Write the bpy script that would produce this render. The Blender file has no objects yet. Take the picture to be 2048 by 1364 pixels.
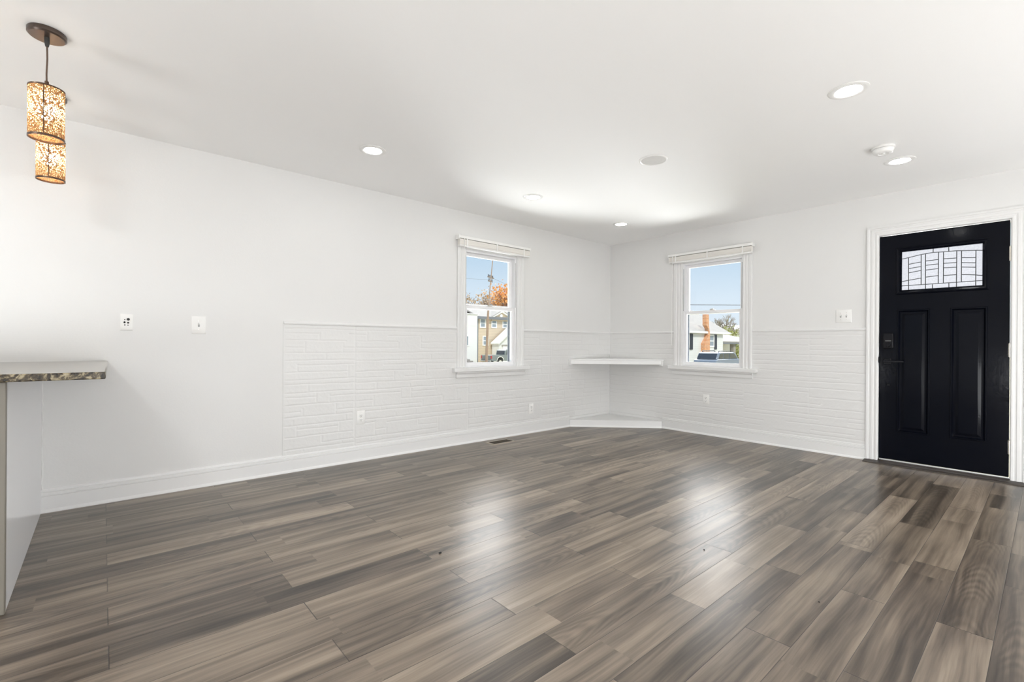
import bpy, bmesh, math, random
import numpy as np
from mathutils import Vector, Matrix

C = bpy.context.scene.collection
SC = bpy.context.scene

# ---------------------------------------------------------------- camera
F_PX, YAW, ROLL, CAM_H, PY_ = 939.03, math.radians(48.932), math.radians(0.396), 1.056, 687.36
fw = Vector((math.cos(YAW), math.sin(YAW), 0)); rt = Vector((math.sin(YAW), -math.cos(YAW), 0)); upv = Vector((0, 0, 1))
Rr = rt * math.cos(ROLL) + upv * math.sin(ROLL); Uu = Rr.cross(fw)
cam_d = bpy.data.cameras.new('camera'); cam = bpy.data.objects.new('camera', cam_d); C.objects.link(cam)
M = Matrix((Rr, Uu, -fw)).transposed().to_4x4(); M.translation = Vector((0, 0, CAM_H)); cam.matrix_world = M
cam_d.sensor_fit = 'HORIZONTAL'; cam_d.sensor_width = 36.0; cam_d.lens = F_PX * 36 / 2048
cam_d.shift_y = (PY_ - 682) / 2048; cam_d.clip_start = 0.02; cam_d.clip_end = 600
SC.camera = cam

# ---------------------------------------------------------------- colour management, exposure
SC.view_settings.view_transform = 'Standard'; SC.view_settings.look = 'None'
SC.view_settings.exposure = 0.08; SC.view_settings.gamma = 1.0; SC.view_settings.use_curve_mapping = False
SC.cycles.max_bounces = 14; SC.cycles.diffuse_bounces = 8; SC.cycles.glossy_bounces = 5
SC.cycles.transmission_bounces = 8; SC.cycles.transparent_max_bounces = 16
SC.cycles.sample_clamp_indirect = 4.0; SC.cycles.caustics_reflective = False; SC.cycles.caustics_refractive = False
SC.cycles.use_denoising = True; SC.cycles.denoising_prefilter = 'ACCURATE'; SC.cycles.blur_glossy = 0.6

# ---------------------------------------------------------------- node helper
class NT:
    def __init__(s, tree): s.t = tree; s.n = tree.nodes; s.l = tree.links
    def node(s, typ, **kw):
        nd = s.n.new(typ)
        for k, v in kw.items(): setattr(nd, k, v)
        return nd
    def put(s, sock, v):
        if v is None: return
        if hasattr(v, 'is_output'): s.l.new(v, sock)
        else: sock.default_value = v
    def m(s, op, a, b=None, c=None, clamp=False):
        nd = s.node('ShaderNodeMath', operation=op); nd.use_clamp = clamp
        s.put(nd.inputs[0], a); s.put(nd.inputs[1], b); s.put(nd.inputs[2], c); return nd.outputs[0]
    def vec(s, x, y, z=0.0):
        nd = s.node('ShaderNodeCombineXYZ'); s.put(nd.inputs[0], x); s.put(nd.inputs[1], y); s.put(nd.inputs[2], z); return nd.outputs[0]
    def sep(s, v):
        nd = s.node('ShaderNodeSeparateXYZ'); s.l.new(v, nd.inputs[0]); return nd.outputs
    def noise(s, vec, scale, detail=3.0, rough=0.5, dist=0.0):
        nd = s.node('ShaderNodeTexNoise'); s.put(nd.inputs['Vector'], vec); nd.inputs['Scale'].default_value = scale
        nd.inputs['Detail'].default_value = detail; nd.inputs['Roughness'].default_value = rough; nd.inputs['Distortion'].default_value = dist
        return nd.outputs[0]
    def white(s, vec):
        nd = s.node('ShaderNodeTexWhiteNoise', noise_dimensions='2D'); s.l.new(vec, nd.inputs['Vector']); return nd.outputs[0]
    def smooth(s, v, a, b, lo=0.0, hi=1.0):
        nd = s.node('ShaderNodeMapRange', interpolation_type='SMOOTHSTEP'); s.put(nd.inputs[0], v)
        nd.inputs[1].default_value = a; nd.inputs[2].default_value = b; nd.inputs[3].default_value = lo; nd.inputs[4].default_value = hi; return nd.outputs[0]
    def ramp(s, v, stops):
        nd = s.node('ShaderNodeValToRGB'); s.put(nd.inputs[0], v); e = nd.color_ramp.elements
        while len(e) < len(stops): e.new(0.5)
        for i, (p, c) in enumerate(stops): e[i].position = p; e[i].color = (*c, 1)
        return nd.outputs[0]
    def mix(s, f, a, b, blend='MIX'):
        nd = s.node('ShaderNodeMix', data_type='RGBA', blend_type=blend); s.put(nd.inputs[0], f)
        for i, v in ((6, a), (7, b)):
            s.put(nd.inputs[i], v if hasattr(v, 'is_output') else (*v, 1))
        return nd.outputs[2]
    def bump(s, h, strength=1.0, dist=0.001):
        nd = s.node('ShaderNodeBump'); s.put(nd.inputs['Height'], h); nd.inputs['Strength'].default_value = strength; nd.inputs['Distance'].default_value = dist; return nd.outputs[0]

# ---------------------------------------------------------------- world: pale winter sky, with an added bright band above the view for floor highlights
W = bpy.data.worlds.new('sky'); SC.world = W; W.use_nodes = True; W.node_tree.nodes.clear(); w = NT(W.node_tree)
tc = w.node('ShaderNodeTexCoord'); sx, sy, sz = w.sep(tc.outputs['Generated'])
blue = w.ramp(sz, [(0.0, (0.80, 0.87, 0.94)), (0.09, (0.72, 0.83, 0.93)), (0.20, (0.50, 0.675, 0.84)), (0.6, (0.45, 0.62, 0.84))])
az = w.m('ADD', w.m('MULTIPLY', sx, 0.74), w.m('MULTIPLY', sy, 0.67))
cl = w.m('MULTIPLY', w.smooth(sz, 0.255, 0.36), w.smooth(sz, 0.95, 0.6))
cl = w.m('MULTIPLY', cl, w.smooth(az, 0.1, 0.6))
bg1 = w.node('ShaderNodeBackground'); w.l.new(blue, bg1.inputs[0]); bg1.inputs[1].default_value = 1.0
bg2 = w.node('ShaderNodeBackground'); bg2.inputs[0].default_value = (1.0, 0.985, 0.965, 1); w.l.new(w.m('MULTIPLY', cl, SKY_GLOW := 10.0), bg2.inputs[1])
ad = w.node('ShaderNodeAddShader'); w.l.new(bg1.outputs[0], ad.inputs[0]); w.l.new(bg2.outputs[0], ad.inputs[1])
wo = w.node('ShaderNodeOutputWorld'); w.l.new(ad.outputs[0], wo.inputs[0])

# ---------------------------------------------------------------- sun (behind the house, lights the fronts across the street)
def lamp(name, kind, loc, energy, col=(1, 1, 1), **kw):
    d = bpy.data.lights.new(name, kind); d.energy = energy; d.color = col
    for k, v in kw.items(): setattr(d, k, v)
    o = bpy.data.objects.new(name, d); o.location = loc; C.objects.link(o); return o
sun = lamp('sun', 'SUN', (-20, -20, 30), 2.6, (1.0, 0.95, 0.87), angle=math.radians(0.6))
sun.rotation_euler = Vector((0.42, 0.62, -0.72)).to_track_quat('-Z', 'Y').to_euler()

# ---------------------------------------------------------------- unseen lamps outside the picture: kitchen ceiling lamps and added fill lamps
WARM = (0.955, 0.982, 1.0)
for x, y, e in ((-1.05, 2.6, 12), (-2.6, 1.2, 6)):
    lamp('ceiling_lamp', 'AREA', (x, y, 2.425), e, WARM, shape='DISK', size=0.2)
# soft fill lamps added along the unseen sides to brighten walls and ceiling
for x, y, z, e in ((0.6, -1.5, 0.5, 82), (2.2, -1.7, 0.5, 80), (3.7, -1.9, 0.5, 64), (4.8, -2.0, 0.5, 22), (-1.6, 0.0, 0.5, 84), (-1.7, 2.75, 0.5, 34), (-3.0, 0.0, 0.5, 94)):
    lamp('fill_lamp', 'POINT', (x, y, z), e, WARM, shadow_soft_size=0.4)
# added area lights standing in for daylight thrown up from the ground outside
for nm, loc, dr, e in (('ground_daylight', (3.0, 7.4, -1.1), (0, -1, .6), 1550), ('ground_daylight', (8.7, 2.3, -1.1), (-1, 0, .6), 1900)):
    o = lamp(nm, 'AREA', loc, e, (0.97, 0.985, 1.0), shape='RECTANGLE', size=11.0, size_y=3.2)
    o.rotation_euler = Vector(dr).to_track_quat('-Z', 'Z').to_euler()

# ---------------------------------------------------------------- materials
MATS = {}
def pbsdf(name, col, rough=0.5, metal=0.0, **kw):
    m = bpy.data.materials.new(name); m.use_nodes = True; n = NT(m.node_tree); b = m.node_tree.nodes['Principled BSDF']
    b.inputs['Base Color'].default_value = (*col, 1); b.inputs['Roughness'].default_value = rough; b.inputs['Metallic'].default_value = metal
    for k, v in kw.items(): b.inputs[k].default_value = v
    MATS[name] = m; return m, n, b
def simple(name, col, rough=0.5, metal=0.0, var=0.06, scale=8.0, bump=0.0, bscale=60.0, **kw):
    """paint, plastic, metal: a base colour with faint procedural variation and optional fine relief"""
    m, n, b = pbsdf(name, col, rough, metal, **kw)
    t = n.node('ShaderNodeTexCoord').outputs['Object']
    f = n.noise(t, scale, 4.0)
    n.l.new(n.mix(f, tuple(c * (1 - var) for c in col), tuple(min(1, c * (1 + var)) for c in col)), b.inputs['Base Color'])
    if bump: n.l.new(n.bump(n.noise(t, bscale, 3.0), 1.0, bump), b.inputs['Normal'])
    return m
simple('wall_paint', (0.742, 0.739, 0.731), 0.55, var=0.008, scale=1.5, bump=0.0004, bscale=90)
simple('ceiling_paint', (0.925, 0.924, 0.92), 0.75, var=0.008, scale=1.2)
simple('trim_paint', (0.765, 0.763, 0.757), 0.32, var=0.01, scale=3)
simple('stone_paint', (0.722, 0.719, 0.711), 0.42, var=0.012, scale=4, bump=0.0011, bscale=45)
simple('jamb_shade_gray', (0.16, 0.18, 0.21), 0.6)  # shade on the outer jamb, put into the colour
simple('vinyl_white', (0.86, 0.86, 0.87), 0.3, var=0.01)
simple('plastic_white', (0.85, 0.845, 0.83), 0.3, var=0.01)
simple('blind_white', (0.86, 0.835, 0.79), 0.4, var=0.02)
simple('slot_dark', (0.03, 0.028, 0.025), 0.5)
simple('track_gray', (0.22, 0.22, 0.22), 0.5)
simple('nickel', (0.62, 0.58, 0.52), 0.3, 1.0)
simple('black_metal', (0.006, 0.006, 0.008), 0.25, 0.0, **{'Specular IOR Level': 0.15})
simple('lead', (0.03, 0.031, 0.034), 0.5, 0.0)
simple('aluminium', (0.75, 0.75, 0.75), 0.35, 1.0)
simple('threshold_wood', (0.035, 0.026, 0.02), 0.5, var=0.4, scale=20)
simple('bronze', (0.10, 0.065, 0.045), 0.35, 0.7)
simple('canopy_metal', (0.10, 0.075, 0.062), 0.28, 0.6)
simple('cord_brown', (0.09, 0.055, 0.035), 0.6)
simple('speaker_grille', (0.66, 0.65, 0.63), 0.6, bump=0.0008, bscale=400)
simple('cabinet_white', (0.74, 0.74, 0.75), 0.22, var=0.01)
simple('cabinet_edge', (0.17, 0.155, 0.128), 0.5, var=0.03)  # beige-gray edge, darkened in colour where less light falls
simple('register_metal', (0.36, 0.31, 0.25), 0.4, 0.5)
simple('register_dark', (0.045, 0.032, 0.018), 0.6)
simple('crumb', (0.01, 0.01, 0.01), 0.8)
# outside
def siding(name, col, step, line=0.72, axis='z'):
    m, n, b = pbsdf(name, col, 0.7)
    t = n.node('ShaderNodeTexCoord').outputs['Object']; X, Y, Z = n.sep(t)
    fr = n.m('FRACT', n.m('DIVIDE', Z, step)); d = n.smooth(fr, 0.12, 0.2)
    f = n.noise(t, 0.8, 3.0)
    base = n.mix(f, tuple(c * 0.95 for c in col), tuple(min(1, c * 1.04) for c in col))
    n.l.new(n.mix(d, tuple(c * line for c in col), base), b.inputs['Base Color'])
    n.l.new(n.bump(fr, 0.6, 0.02), b.inputs['Normal'])
siding('siding_beige', (0.68, 0.56, 0.42), 0.2)
siding('siding_white', (0.80, 0.80, 0.79), 0.22, 0.9)
simple('stucco_white', (0.82, 0.82, 0.80), 0.8, var=0.03, scale=0.7)
simple('house_trim', (0.85, 0.85, 0.84), 0.6)
simple('shingle_gray', (0.34, 0.32, 0.295), 0.9, var=0.14, scale=3.0, bump=0.01, bscale=8)
simple('shingle_dark', (0.20, 0.21, 0.23), 0.9, var=0.15, scale=3.0)
simple('shutter_black', (0.02, 0.025, 0.04), 0.5)
simple('house_glass', (0.30, 0.35, 0.40), 0.2, **{'Specular IOR Level': 0.2})
simple('pole_wood', (0.36, 0.25, 0.18), 0.85, var=0.15, scale=2)
simple('bark', (0.24, 0.19, 0.15), 0.9, var=0.2)
simple('bark_gray', (0.36, 0.33, 0.31), 0.9, var=0.2)
simple('leaf_orange', (0.72, 0.34, 0.10), 0.8, var=0.35, scale=0.6)
simple('leaf_tan', (0.52, 0.40, 0.27), 0.8, var=0.3, scale=0.5)
simple('leaf_green', (0.30, 0.31, 0.10), 0.8, var=0.35, scale=0.6)
simple('truck_paint', (0.20, 0.23, 0.23), 0.25, var=0.02)
simple('suv_paint', (0.20, 0.24, 0.30), 0.2, var=0.02)
simple('car_glass', (0.03, 0.04, 0.055), 0.08)
simple('rubber', (0.02, 0.02, 0.02), 0.8)
simple('chrome', (0.8, 0.8, 0.8), 0.15, 1.0)
simple('tail_red', (0.55, 0.03, 0.03), 0.25)
simple('wire_black', (0.03, 0.03, 0.03), 0.6)
simple('asphalt', (0.22, 0.22, 0.22), 0.9, var=0.1, scale=2)
m, n, b = pbsdf('brick', (0.5, 0.25, 0.12), 0.85)
t = n.node('ShaderNodeTexCoord').outputs['Object']; X, Y, Z = n.sep(t)
bt = n.node('ShaderNodeTexBrick'); n.l.new(n.vec(n.m('ADD', X, Y), Z, 0.0), bt.inputs['Vector']); bt.inputs['Scale'].default_value = 1.0
bt.inputs['Brick Width'].default_value = 0.34; bt.inputs['Row Height'].default_value = 0.13; bt.inputs['Mortar Size'].default_value = 0.014
bt.inputs['Color1'].default_value = (0.80, 0.36, 0.15, 1); bt.inputs['Color2'].default_value = (0.62, 0.25, 0.10, 1); bt.inputs['Mortar'].default_value = (0.66, 0.52, 0.40, 1)
n.l.new(bt.outputs[0], b.inputs['Base Color'])
m, n, b = pbsdf('grass', (0.3, 0.3, 0.1), 0.95)
t = n.node('ShaderNodeTexCoord').outputs['Object']
n.l.new(n.ramp(n.noise(t, 0.35, 5.0), [(0.35, (0.33, 0.31, 0.13)), (0.65, (0.44, 0.40, 0.24))]), b.inputs['Base Color'])

# floor: vinyl planks laid along the long wall, joints stepped by half a plank
m, n, b = pbsdf('plank_floor', (0.15, 0.13, 0.11), 0.3)
t = n.node('ShaderNodeTexCoord').outputs['Object']; X, Y, Z = n.sep(t)
PW, PL = 0.1545, 1.2
r = n.m('DIVIDE', n.m('SUBTRACT', Y, 0.13), PW); row = n.m('FLOOR', r); fr = n.m('FRACT', r)
par = n.m('FLOORED_MODULO', row, 2.0)
c = n.m('DIVIDE', n.m('SUBTRACT', X, n.m('ADD', n.m('MULTIPLY', par, 0.6), 0.02)), PL); col = n.m('FLOOR', c); fc = n.m('FRACT', c)
rv = n.white(n.vec(n.m('ADD', row, 0.37), n.m('ADD', col, 0.21)))
rv2 = n.white(n.vec(n.m('ADD', col, 5.3), n.m('ADD', row, 9.7)))
rv3 = n.white(n.vec(n.m('ADD', row, 31.3), n.m('ADD', col, 17.9)))
# the print changes tone once inside many planks
cut = n.m('GREATER_THAN', fc, n.m('ADD', n.m('MULTIPLY', rv2, 0.9), 0.3))
rv4 = n.white(n.vec(n.m('ADD', row, n.m('MULTIPLY', cut, 3.7)), n.m('ADD', n.m('ADD', col, 2.6), n.m('MULTIPLY', cut, 8.1))))
ox = n.m('ADD', X, n.m('MULTIPLY', rv, 40.0)); oy = n.m('ADD', Y, n.m('MULTIPLY', n.m('ADD', rv2, n.m('MULTIPLY', cut, 0.4)), 7.0))
wob = n.noise(n.vec(n.m('MULTIPLY', ox, 1.3), n.m('MULTIPLY', oy, 4.0), rv), 1.0, 2.0)
oyw = n.m('ADD', oy, n.m('MULTIPLY', n.m('SUBTRACT', wob, 0.5), 0.05))
streak = n.noise(n.vec(n.m('MULTIPLY', ox, 0.8), n.m('MULTIPLY', oyw, 20.0), rv3), 1.0, 3.0, 0.5)
grain = n.noise(n.vec(n.m('MULTIPLY', ox, 3.0), n.m('MULTIPLY', oyw, 90.0), rv3), 1.0, 3.0, 0.55)
cloud = n.noise(n.vec(n.m('MULTIPLY', ox, 2.2), n.m('MULTIPLY', oy, 6.0), rv), 1.0, 2.0, 0.5)
fine = n.noise(n.vec(n.m('MULTIPLY', ox, 9.0), n.m('MULTIPLY', oyw, 210.0), 0.0), 1.0, 1.0)
# cathedral figure on some planks
dx = n.m('SUBTRACT', n.m('FRACT', n.m('MULTIPLY', n.m('ADD', fc, rv), 1.7)), 0.35)
dy = n.m('MULTIPLY', n.m('SUBTRACT', fr, 0.5), 1.0)
par_ = n.m('ADD', n.m('MULTIPLY', dx, 9.0), n.m('MULTIPLY', n.m('MULTIPLY', dy, dy), n.m('ADD', n.m('MULTIPLY', rv3, 26.0), 10.0)))
ring = n.m('SINE', n.m('MULTIPLY', n.m('ADD', par_, n.m('MULTIPLY', n.m('ADD', cloud, n.m('MULTIPLY', streak, 0.8)), 2.4)), 5.5))
ring = n.m('MULTIPLY', n.m('MULTIPLY', ring, n.m('GREATER_THAN', rv2, 0.74)), n.smooth(n.m('ABSOLUTE', dy), 0.5, 0.25))
ring = n.m('MULTIPLY', ring, n.smooth(n.m('ABSOLUTE', n.m('SUBTRACT', dx, 0.1)), 0.45, 0.2))
def cen(v, k): return n.m('MULTIPLY', n.m('SUBTRACT', v, 0.5), k)
tone = n.m('ADD', 0.5, cen(rv, 0.34)); tone = n.m('ADD', tone, cen(rv4, 0.16)); tone = n.m('ADD', tone, cen(streak, 1.25)); tone = n.m('ADD', tone, cen(grain, 0.5))
tone = n.m('ADD', tone, cen(cloud, 0.55)); tone = n.m('ADD', tone, cen(fine, 0.12)); tone = n.m('ADD', tone, n.m('MULTIPLY', ring, 0.07))
cf = n.ramp(tone, [(0.0, (0.027, 0.021, 0.016)), (0.28, (0.072, 0.056, 0.043)), (0.5, (0.145, 0.114, 0.086)), (0.75, (0.236, 0.188, 0.143)), (1.0, (0.34, 0.276, 0.213))])
drow = n.m('MULTIPLY', n.m('MINIMUM', fr, n.m('SUBTRACT', 1.0, fr)), PW); dend = n.m('MULTIPLY', n.m('MINIMUM', fc, n.m('SUBTRACT', 1.0, fc)), PL)
srow = n.smooth(drow, 0.0015, 0.0006); send = n.smooth(dend, 0.0026, 0.0009)
send = n.m('MULTIPLY', send, n.m('ADD', 0.35, n.m('MULTIPLY', rv3, 0.65)))
seam = n.m('MAXIMUM', n.m('MULTIPLY', srow, 0.75), send)
n.l.new(n.mix(seam, cf, (0.012, 0.010, 0.009)), b.inputs['Base Color'])
n.l.new(n.m('ADD', 0.285, n.m('MULTIPLY', n.noise(t, 2.5, 3.0, 0.5), 0.07)), b.inputs['Roughness'])
b.inputs['IOR'].default_value = 1.5
bp = n.m('SUBTRACT', n.m('MULTIPLY', grain, 0.25), n.m('MULTIPLY', n.m('MAXIMUM', srow, send), 1.6))
n.l.new(n.bump(bp, 0.35, 0.001), b.inputs['Normal'])

# granite
m, n, b = pbsdf('granite', (0.3, 0.27, 0.2), 0.08)
t = n.node('ShaderNodeTexCoord').outputs['Object']; X, Y, Z = n.sep(t)
f1 = n.noise(t, 38, 6.0, 0.65, 1.0); f2 = n.noise(t, 110, 4.0, 0.6)
cg = n.ramp(n.m('ADD', n.m('MULTIPLY', f1, 0.75), n.m('MULTIPLY', f2, 0.25)), [(0.40, (0.016, 0.013, 0.010)), (0.50, (0.075, 0.058, 0.036)), (0.56, (0.27, 0.225, 0.14)), (0.70, (0.42, 0.37, 0.26))])
n.l.new(cg, b.inputs['Base Color'])

# door: glossy black-navy paint with a little orange peel
m, n, b = pbsdf('door_paint', (0.0024, 0.0030, 0.0058), 0.1); b.inputs['Specular IOR Level'].default_value = 0.10
t = n.node('ShaderNodeTexCoord').outputs['Object']
n.l.new(n.bump(n.noise(t, 55, 3.0), 0.25, 0.001), b.inputs['Normal'])
n.l.new(n.m('ADD', 0.06, n.m('MULTIPLY', n.noise(t, 9, 4.0), 0.1)), b.inputs['Roughness'])

# window glass: clear pane with a weak reflection
m = bpy.data.materials.new('clear_glass'); MATS['clear_glass'] = m; m.use_nodes = True; m.node_tree.nodes.clear(); n = NT(m.node_tree)
tr = n.node('ShaderNodeBsdfTransparent'); tr.inputs[0].default_value = (0.97, 0.98, 0.985, 1); gl = n.node('ShaderNodeBsdfGlossy'); gl.inputs['Roughness'].default_value = 0.02
fz = n.node('ShaderNodeFresnel'); fz.inputs[0].default_value = 1.25
mx = n.node('ShaderNodeMixShader'); n.l.new(fz.outputs[0], mx.inputs[0]); n.l.new(tr.outputs[0], mx.inputs[1]); n.l.new(gl.outputs[0], mx.inputs[2])
out = n.node('ShaderNodeOutputMaterial'); n.l.new(mx.outputs[0], out.inputs[0])
# leaded door glass: textured, lets blurred daylight through
m = bpy.data.materials.new('textured_glass'); MATS['textured_glass'] = m; m.use_nodes = True; m.node_tree.nodes.clear(); n = NT(m.node_tree)
t = n.node('ShaderNodeTexCoord').outputs['Object']
tr = n.node('ShaderNodeBsdfTransparent'); tr.inputs[0].default_value = (0.72, 0.72, 0.745, 1)
tl = n.node('ShaderNodeBsdfTranslucent'); tl.inputs[0].default_value = (0.32, 0.32, 0.335, 1)
gl = n.node('ShaderNodeBsdfGlossy'); gl.inputs['Roughness'].default_value = 0.15
n.l.new(n.bump(n.noise(t, 140, 2.0), 0.6, 0.002), gl.inputs['Normal'])
f = n.smooth(n.noise(t, 90, 2.0, 0.5, 0.6), 0.3, 0.7, 0.48, 0.56)
mx = n.node('ShaderNodeMixShader'); n.l.new(f, mx.inputs[0]); n.l.new(tr.outputs[0], mx.inputs[1]); n.l.new(tl.outputs[0], mx.inputs[2])
mx2 = n.node('ShaderNodeMixShader'); mx2.inputs[0].default_value = 0.06; n.l.new(mx.outputs[0], mx2.inputs[1]); n.l.new(gl.outputs[0], mx2.inputs[2])
out = n.node('ShaderNodeOutputMaterial'); n.l.new(mx2.outputs[0], out.inputs[0])
# pendant shade: bronze filigree with amber glass in its holes
m = bpy.data.materials.new('filigree_shade'); MATS['filigree_shade'] = m; m.use_nodes = True; m.node_tree.nodes.clear(); n = NT(m.node_tree)
t = n.node('ShaderNodeTexCoord').outputs['Object']
vo = n.node('ShaderNodeTexVoronoi', feature='DISTANCE_TO_EDGE'); n.l.new(t, vo.inputs['Vector']); vo.inputs['Scale'].default_value = 120
hole = n.smooth(vo.outputs['Distance'], 0.08, 0.17)
tr = n.node('ShaderNodeBsdfTransparent'); tr.inputs[0].default_value = (1.0, 0.95, 0.86, 1)
tl = n.node('ShaderNodeBsdfTranslucent'); tl.inputs[0].default_value = (1.0, 0.74, 0.48, 1)
df = n.node('ShaderNodeBsdfDiffuse'); df.inputs[0].default_value = (0.34, 0.18, 0.08, 1)
amb = n.node('ShaderNodeMixShader'); amb.inputs[0].default_value = 0.55; n.l.new(tr.outputs[0], amb.inputs[1]); n.l.new(tl.outputs[0], amb.inputs[2])
mx = n.node('ShaderNodeMixShader'); n.l.new(hole, mx.inputs[0]); n.l.new(df.outputs[0], mx.inputs[1]); n.l.new(amb.outputs[0], mx.inputs[2])
out = n.node('ShaderNodeOutputMaterial'); n.l.new(mx.outputs[0], out.inputs[0])
def emit(name, col, s):
    m = bpy.data.materials.new(name); MATS[name] = m; m.use_nodes = True; m.node_tree.nodes.clear(); n = NT(m.node_tree)
    e = n.node('ShaderNodeEmission'); e.inputs[0].default_value = (*col, 1); e.inputs[1].default_value = s
    out = n.node('ShaderNodeOutputMaterial'); n.l.new(e.outputs[0], out.inputs[0])
emit('led_lens', (1.0, 1.0, 0.98), 50.0)
emit('bulb_glow', (1.0, 0.91, 0.77), 95.0)

# ---------------------------------------------------------------- mesh helpers
def tagp(o, label=None, cat=None, group=None, kind=None):
    if label: o['label'] = label
    if cat: o['category'] = cat
    if group: o['group'] = group
    if kind: o['kind'] = kind
    return o
def empty(name, loc=(0, 0, 0), rz=0.0, **kw):
    o = bpy.data.objects.new(name, None); o.location = loc; o.rotation_euler = (0, 0, rz); o.empty_display_size = 0.1; C.objects.link(o); return tagp(o, **kw)
class MB:
    def __init__(s): s.bm = bmesh.new()
    def face(s, pts):
        vs = [s.bm.verts.new(p) for p in pts]; s.bm.faces.new(vs); return s
    def box(s, x0, x1, y0, y1, z0, z1):
        v = [s.bm.verts.new((x, y, z)) for z in (z0, z1) for y in (y0, y1) for x in (x0, x1)]
        for f in ((0, 2, 3, 1), (4, 5, 7, 6), (0, 1, 5, 4), (2, 6, 7, 3), (0, 4, 6, 2), (1, 3, 7, 5)): s.bm.faces.new([v[i] for i in f])
        return s
    def prism(s, poly, axis, a, b):
        """extrude a 2-D polygon along an axis; poly is in the two remaining axes in x,y,z order"""
        def P(p, t):
            q = list(p); q.insert('xyz'.index(axis), t); return q
        A = [s.bm.verts.new(P(p, a)) for p in poly]; B = [s.bm.verts.new(P(p, b)) for p in poly]; k = len(poly)
        for i in range(k): s.bm.faces.new((A[i], A[(i + 1) % k], B[(i + 1) % k], B[i]))
        s.bm.faces.new(A[::-1]); s.bm.faces.new(B); return s
    def tube(s, pts, r, n=8, cap=True):
        pts = [Vector(p) for p in pts]; rs = r if isinstance(r, (list, tuple)) else [r] * len(pts); rings = []
        for i, p in enumerate(pts):
            d = (pts[min(i + 1, len(pts) - 1)] - pts[max(i - 1, 0)]).normalized()
            a = d.cross(Vector((0, 0, 1)) if abs(d.z) < 0.9 else Vector((1, 0, 0))).normalized(); b_ = d.cross(a)
            rings.append([s.bm.verts.new(p + (a * math.cos(2 * math.pi * k / n) + b_ * math.sin(2 * math.pi * k / n)) * rs[i]) for k in range(n)])
        for A, B in zip(rings, rings[1:]):
            for k in range(n): s.bm.faces.new((A[k], A[(k + 1) % n], B[(k + 1) % n], B[k]))
        if cap: s.bm.faces.new(rings[0][::-1]); s.bm.faces.new(rings[-1])
        return s
    def lathe(s, prof, n=40, c=(0, 0, 0), axis='z'):
        rings = []
        for r, h in prof:
            ring = []
            for k in range(n):
                a = 2 * math.pi * k / n; p = (r * math.cos(a), r * math.sin(a), h)
                if axis == 'y': p = (p[0], p[2], p[1])
                if axis == 'x': p = (p[2], p[0], p[1])
                ring.append(s.bm.verts.new((p[0] + c[0], p[1] + c[1], p[2] + c[2])))
            rings.append(ring)
        for A, B in zip(rings, rings[1:]):
            for k in range(n): s.bm.faces.new((A[k], A[(k + 1) % n], B[(k + 1) % n], B[k]))
        return s
    def rings(s, loops, close=True):
        """bridge successive loops of equal length; loops are lists of points"""
        V = [[s.bm.verts.new(p) for p in l] for l in loops]
        for A, B in zip(V, V[1:]):
            k = len(A)
            for i in range(k if close else k - 1): s.bm.faces.new((A[i], A[(i + 1) % k], B[(i + 1) % k], B[i]))
        return V
    def cap(s, V): s.bm.faces.new(V); return s
    def build(s, name, mat, parent=None, bev=0.0, seg=2, sharp=35, loc=None, rz=None):
        bmesh.ops.remove_doubles(s.bm, verts=s.bm.verts, dist=1e-6) if len(s.bm.verts) < 20000 else None
        bmesh.ops.recalc_face_normals(s.bm, faces=s.bm.faces)
        me = bpy.data.meshes.new(name); s.bm.to_mesh(me); s.bm.free(); me.materials.append(MATS[mat])
        me.polygons.foreach_set('use_smooth', [True] * len(me.polygons)); me.set_sharp_from_angle(angle=math.radians(sharp))
        o = bpy.data.objects.new(name, me); C.objects.link(o)
        if parent: o.parent = parent
        if loc: o.location = loc
        if rz is not None: o.rotation_euler = (0, 0, rz)
        if bev:
            md = o.modifiers.new('bevel', 'BEVEL'); md.width = bev; md.segments = seg; md.limit_method = 'ANGLE'; md.angle_limit = math.radians(50)
        return o
def copy_tree(o, parent=None):
    c = o.copy(); C.objects.link(c); c.parent = parent
    for ch in list(o.children): copy_tree(ch, c)
    return c
def rect(u0, u1, z0, z1, y): return [(u0, y, z0), (u1, y, z0), (u1, y, z1), (u0, y, z1)]
def ring_frame(mb, o, i, y0, y1):
    """rectangular frame: outer rect o, inner rect i (u0,u1,z0,z1), between depths y0 (front) and y1"""
    mb.rings([rect(*o, y1), rect(*o, y0), rect(*i, y0), rect(*i, y1), rect(*o, y1)])
    return mb
def u_casing(mb, half, zb, zt, prof):
    """door/window casing swept round left, top, right with mitred corners; prof = (offset from opening, -protrusion)"""
    loops = []
    for d, y in prof:
        h = half + d
        loops.append([(-h, y, zb), (-h, y, zt + d), (h, y, zt + d), (h, y, zb)])
    V = mb.rings(loops, close=False)
    mb.bm.faces.new([v[0] for v in V]); mb.bm.faces.new([v[-1] for v in V][::-1])
    return mb

H, XC, YC, XB, YN = 2.44, 5.358, 4.0585, -4.6, -2.3
RZ = -math.pi / 2       # right-wall items: local x -> -Y, local y -> +X

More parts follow.
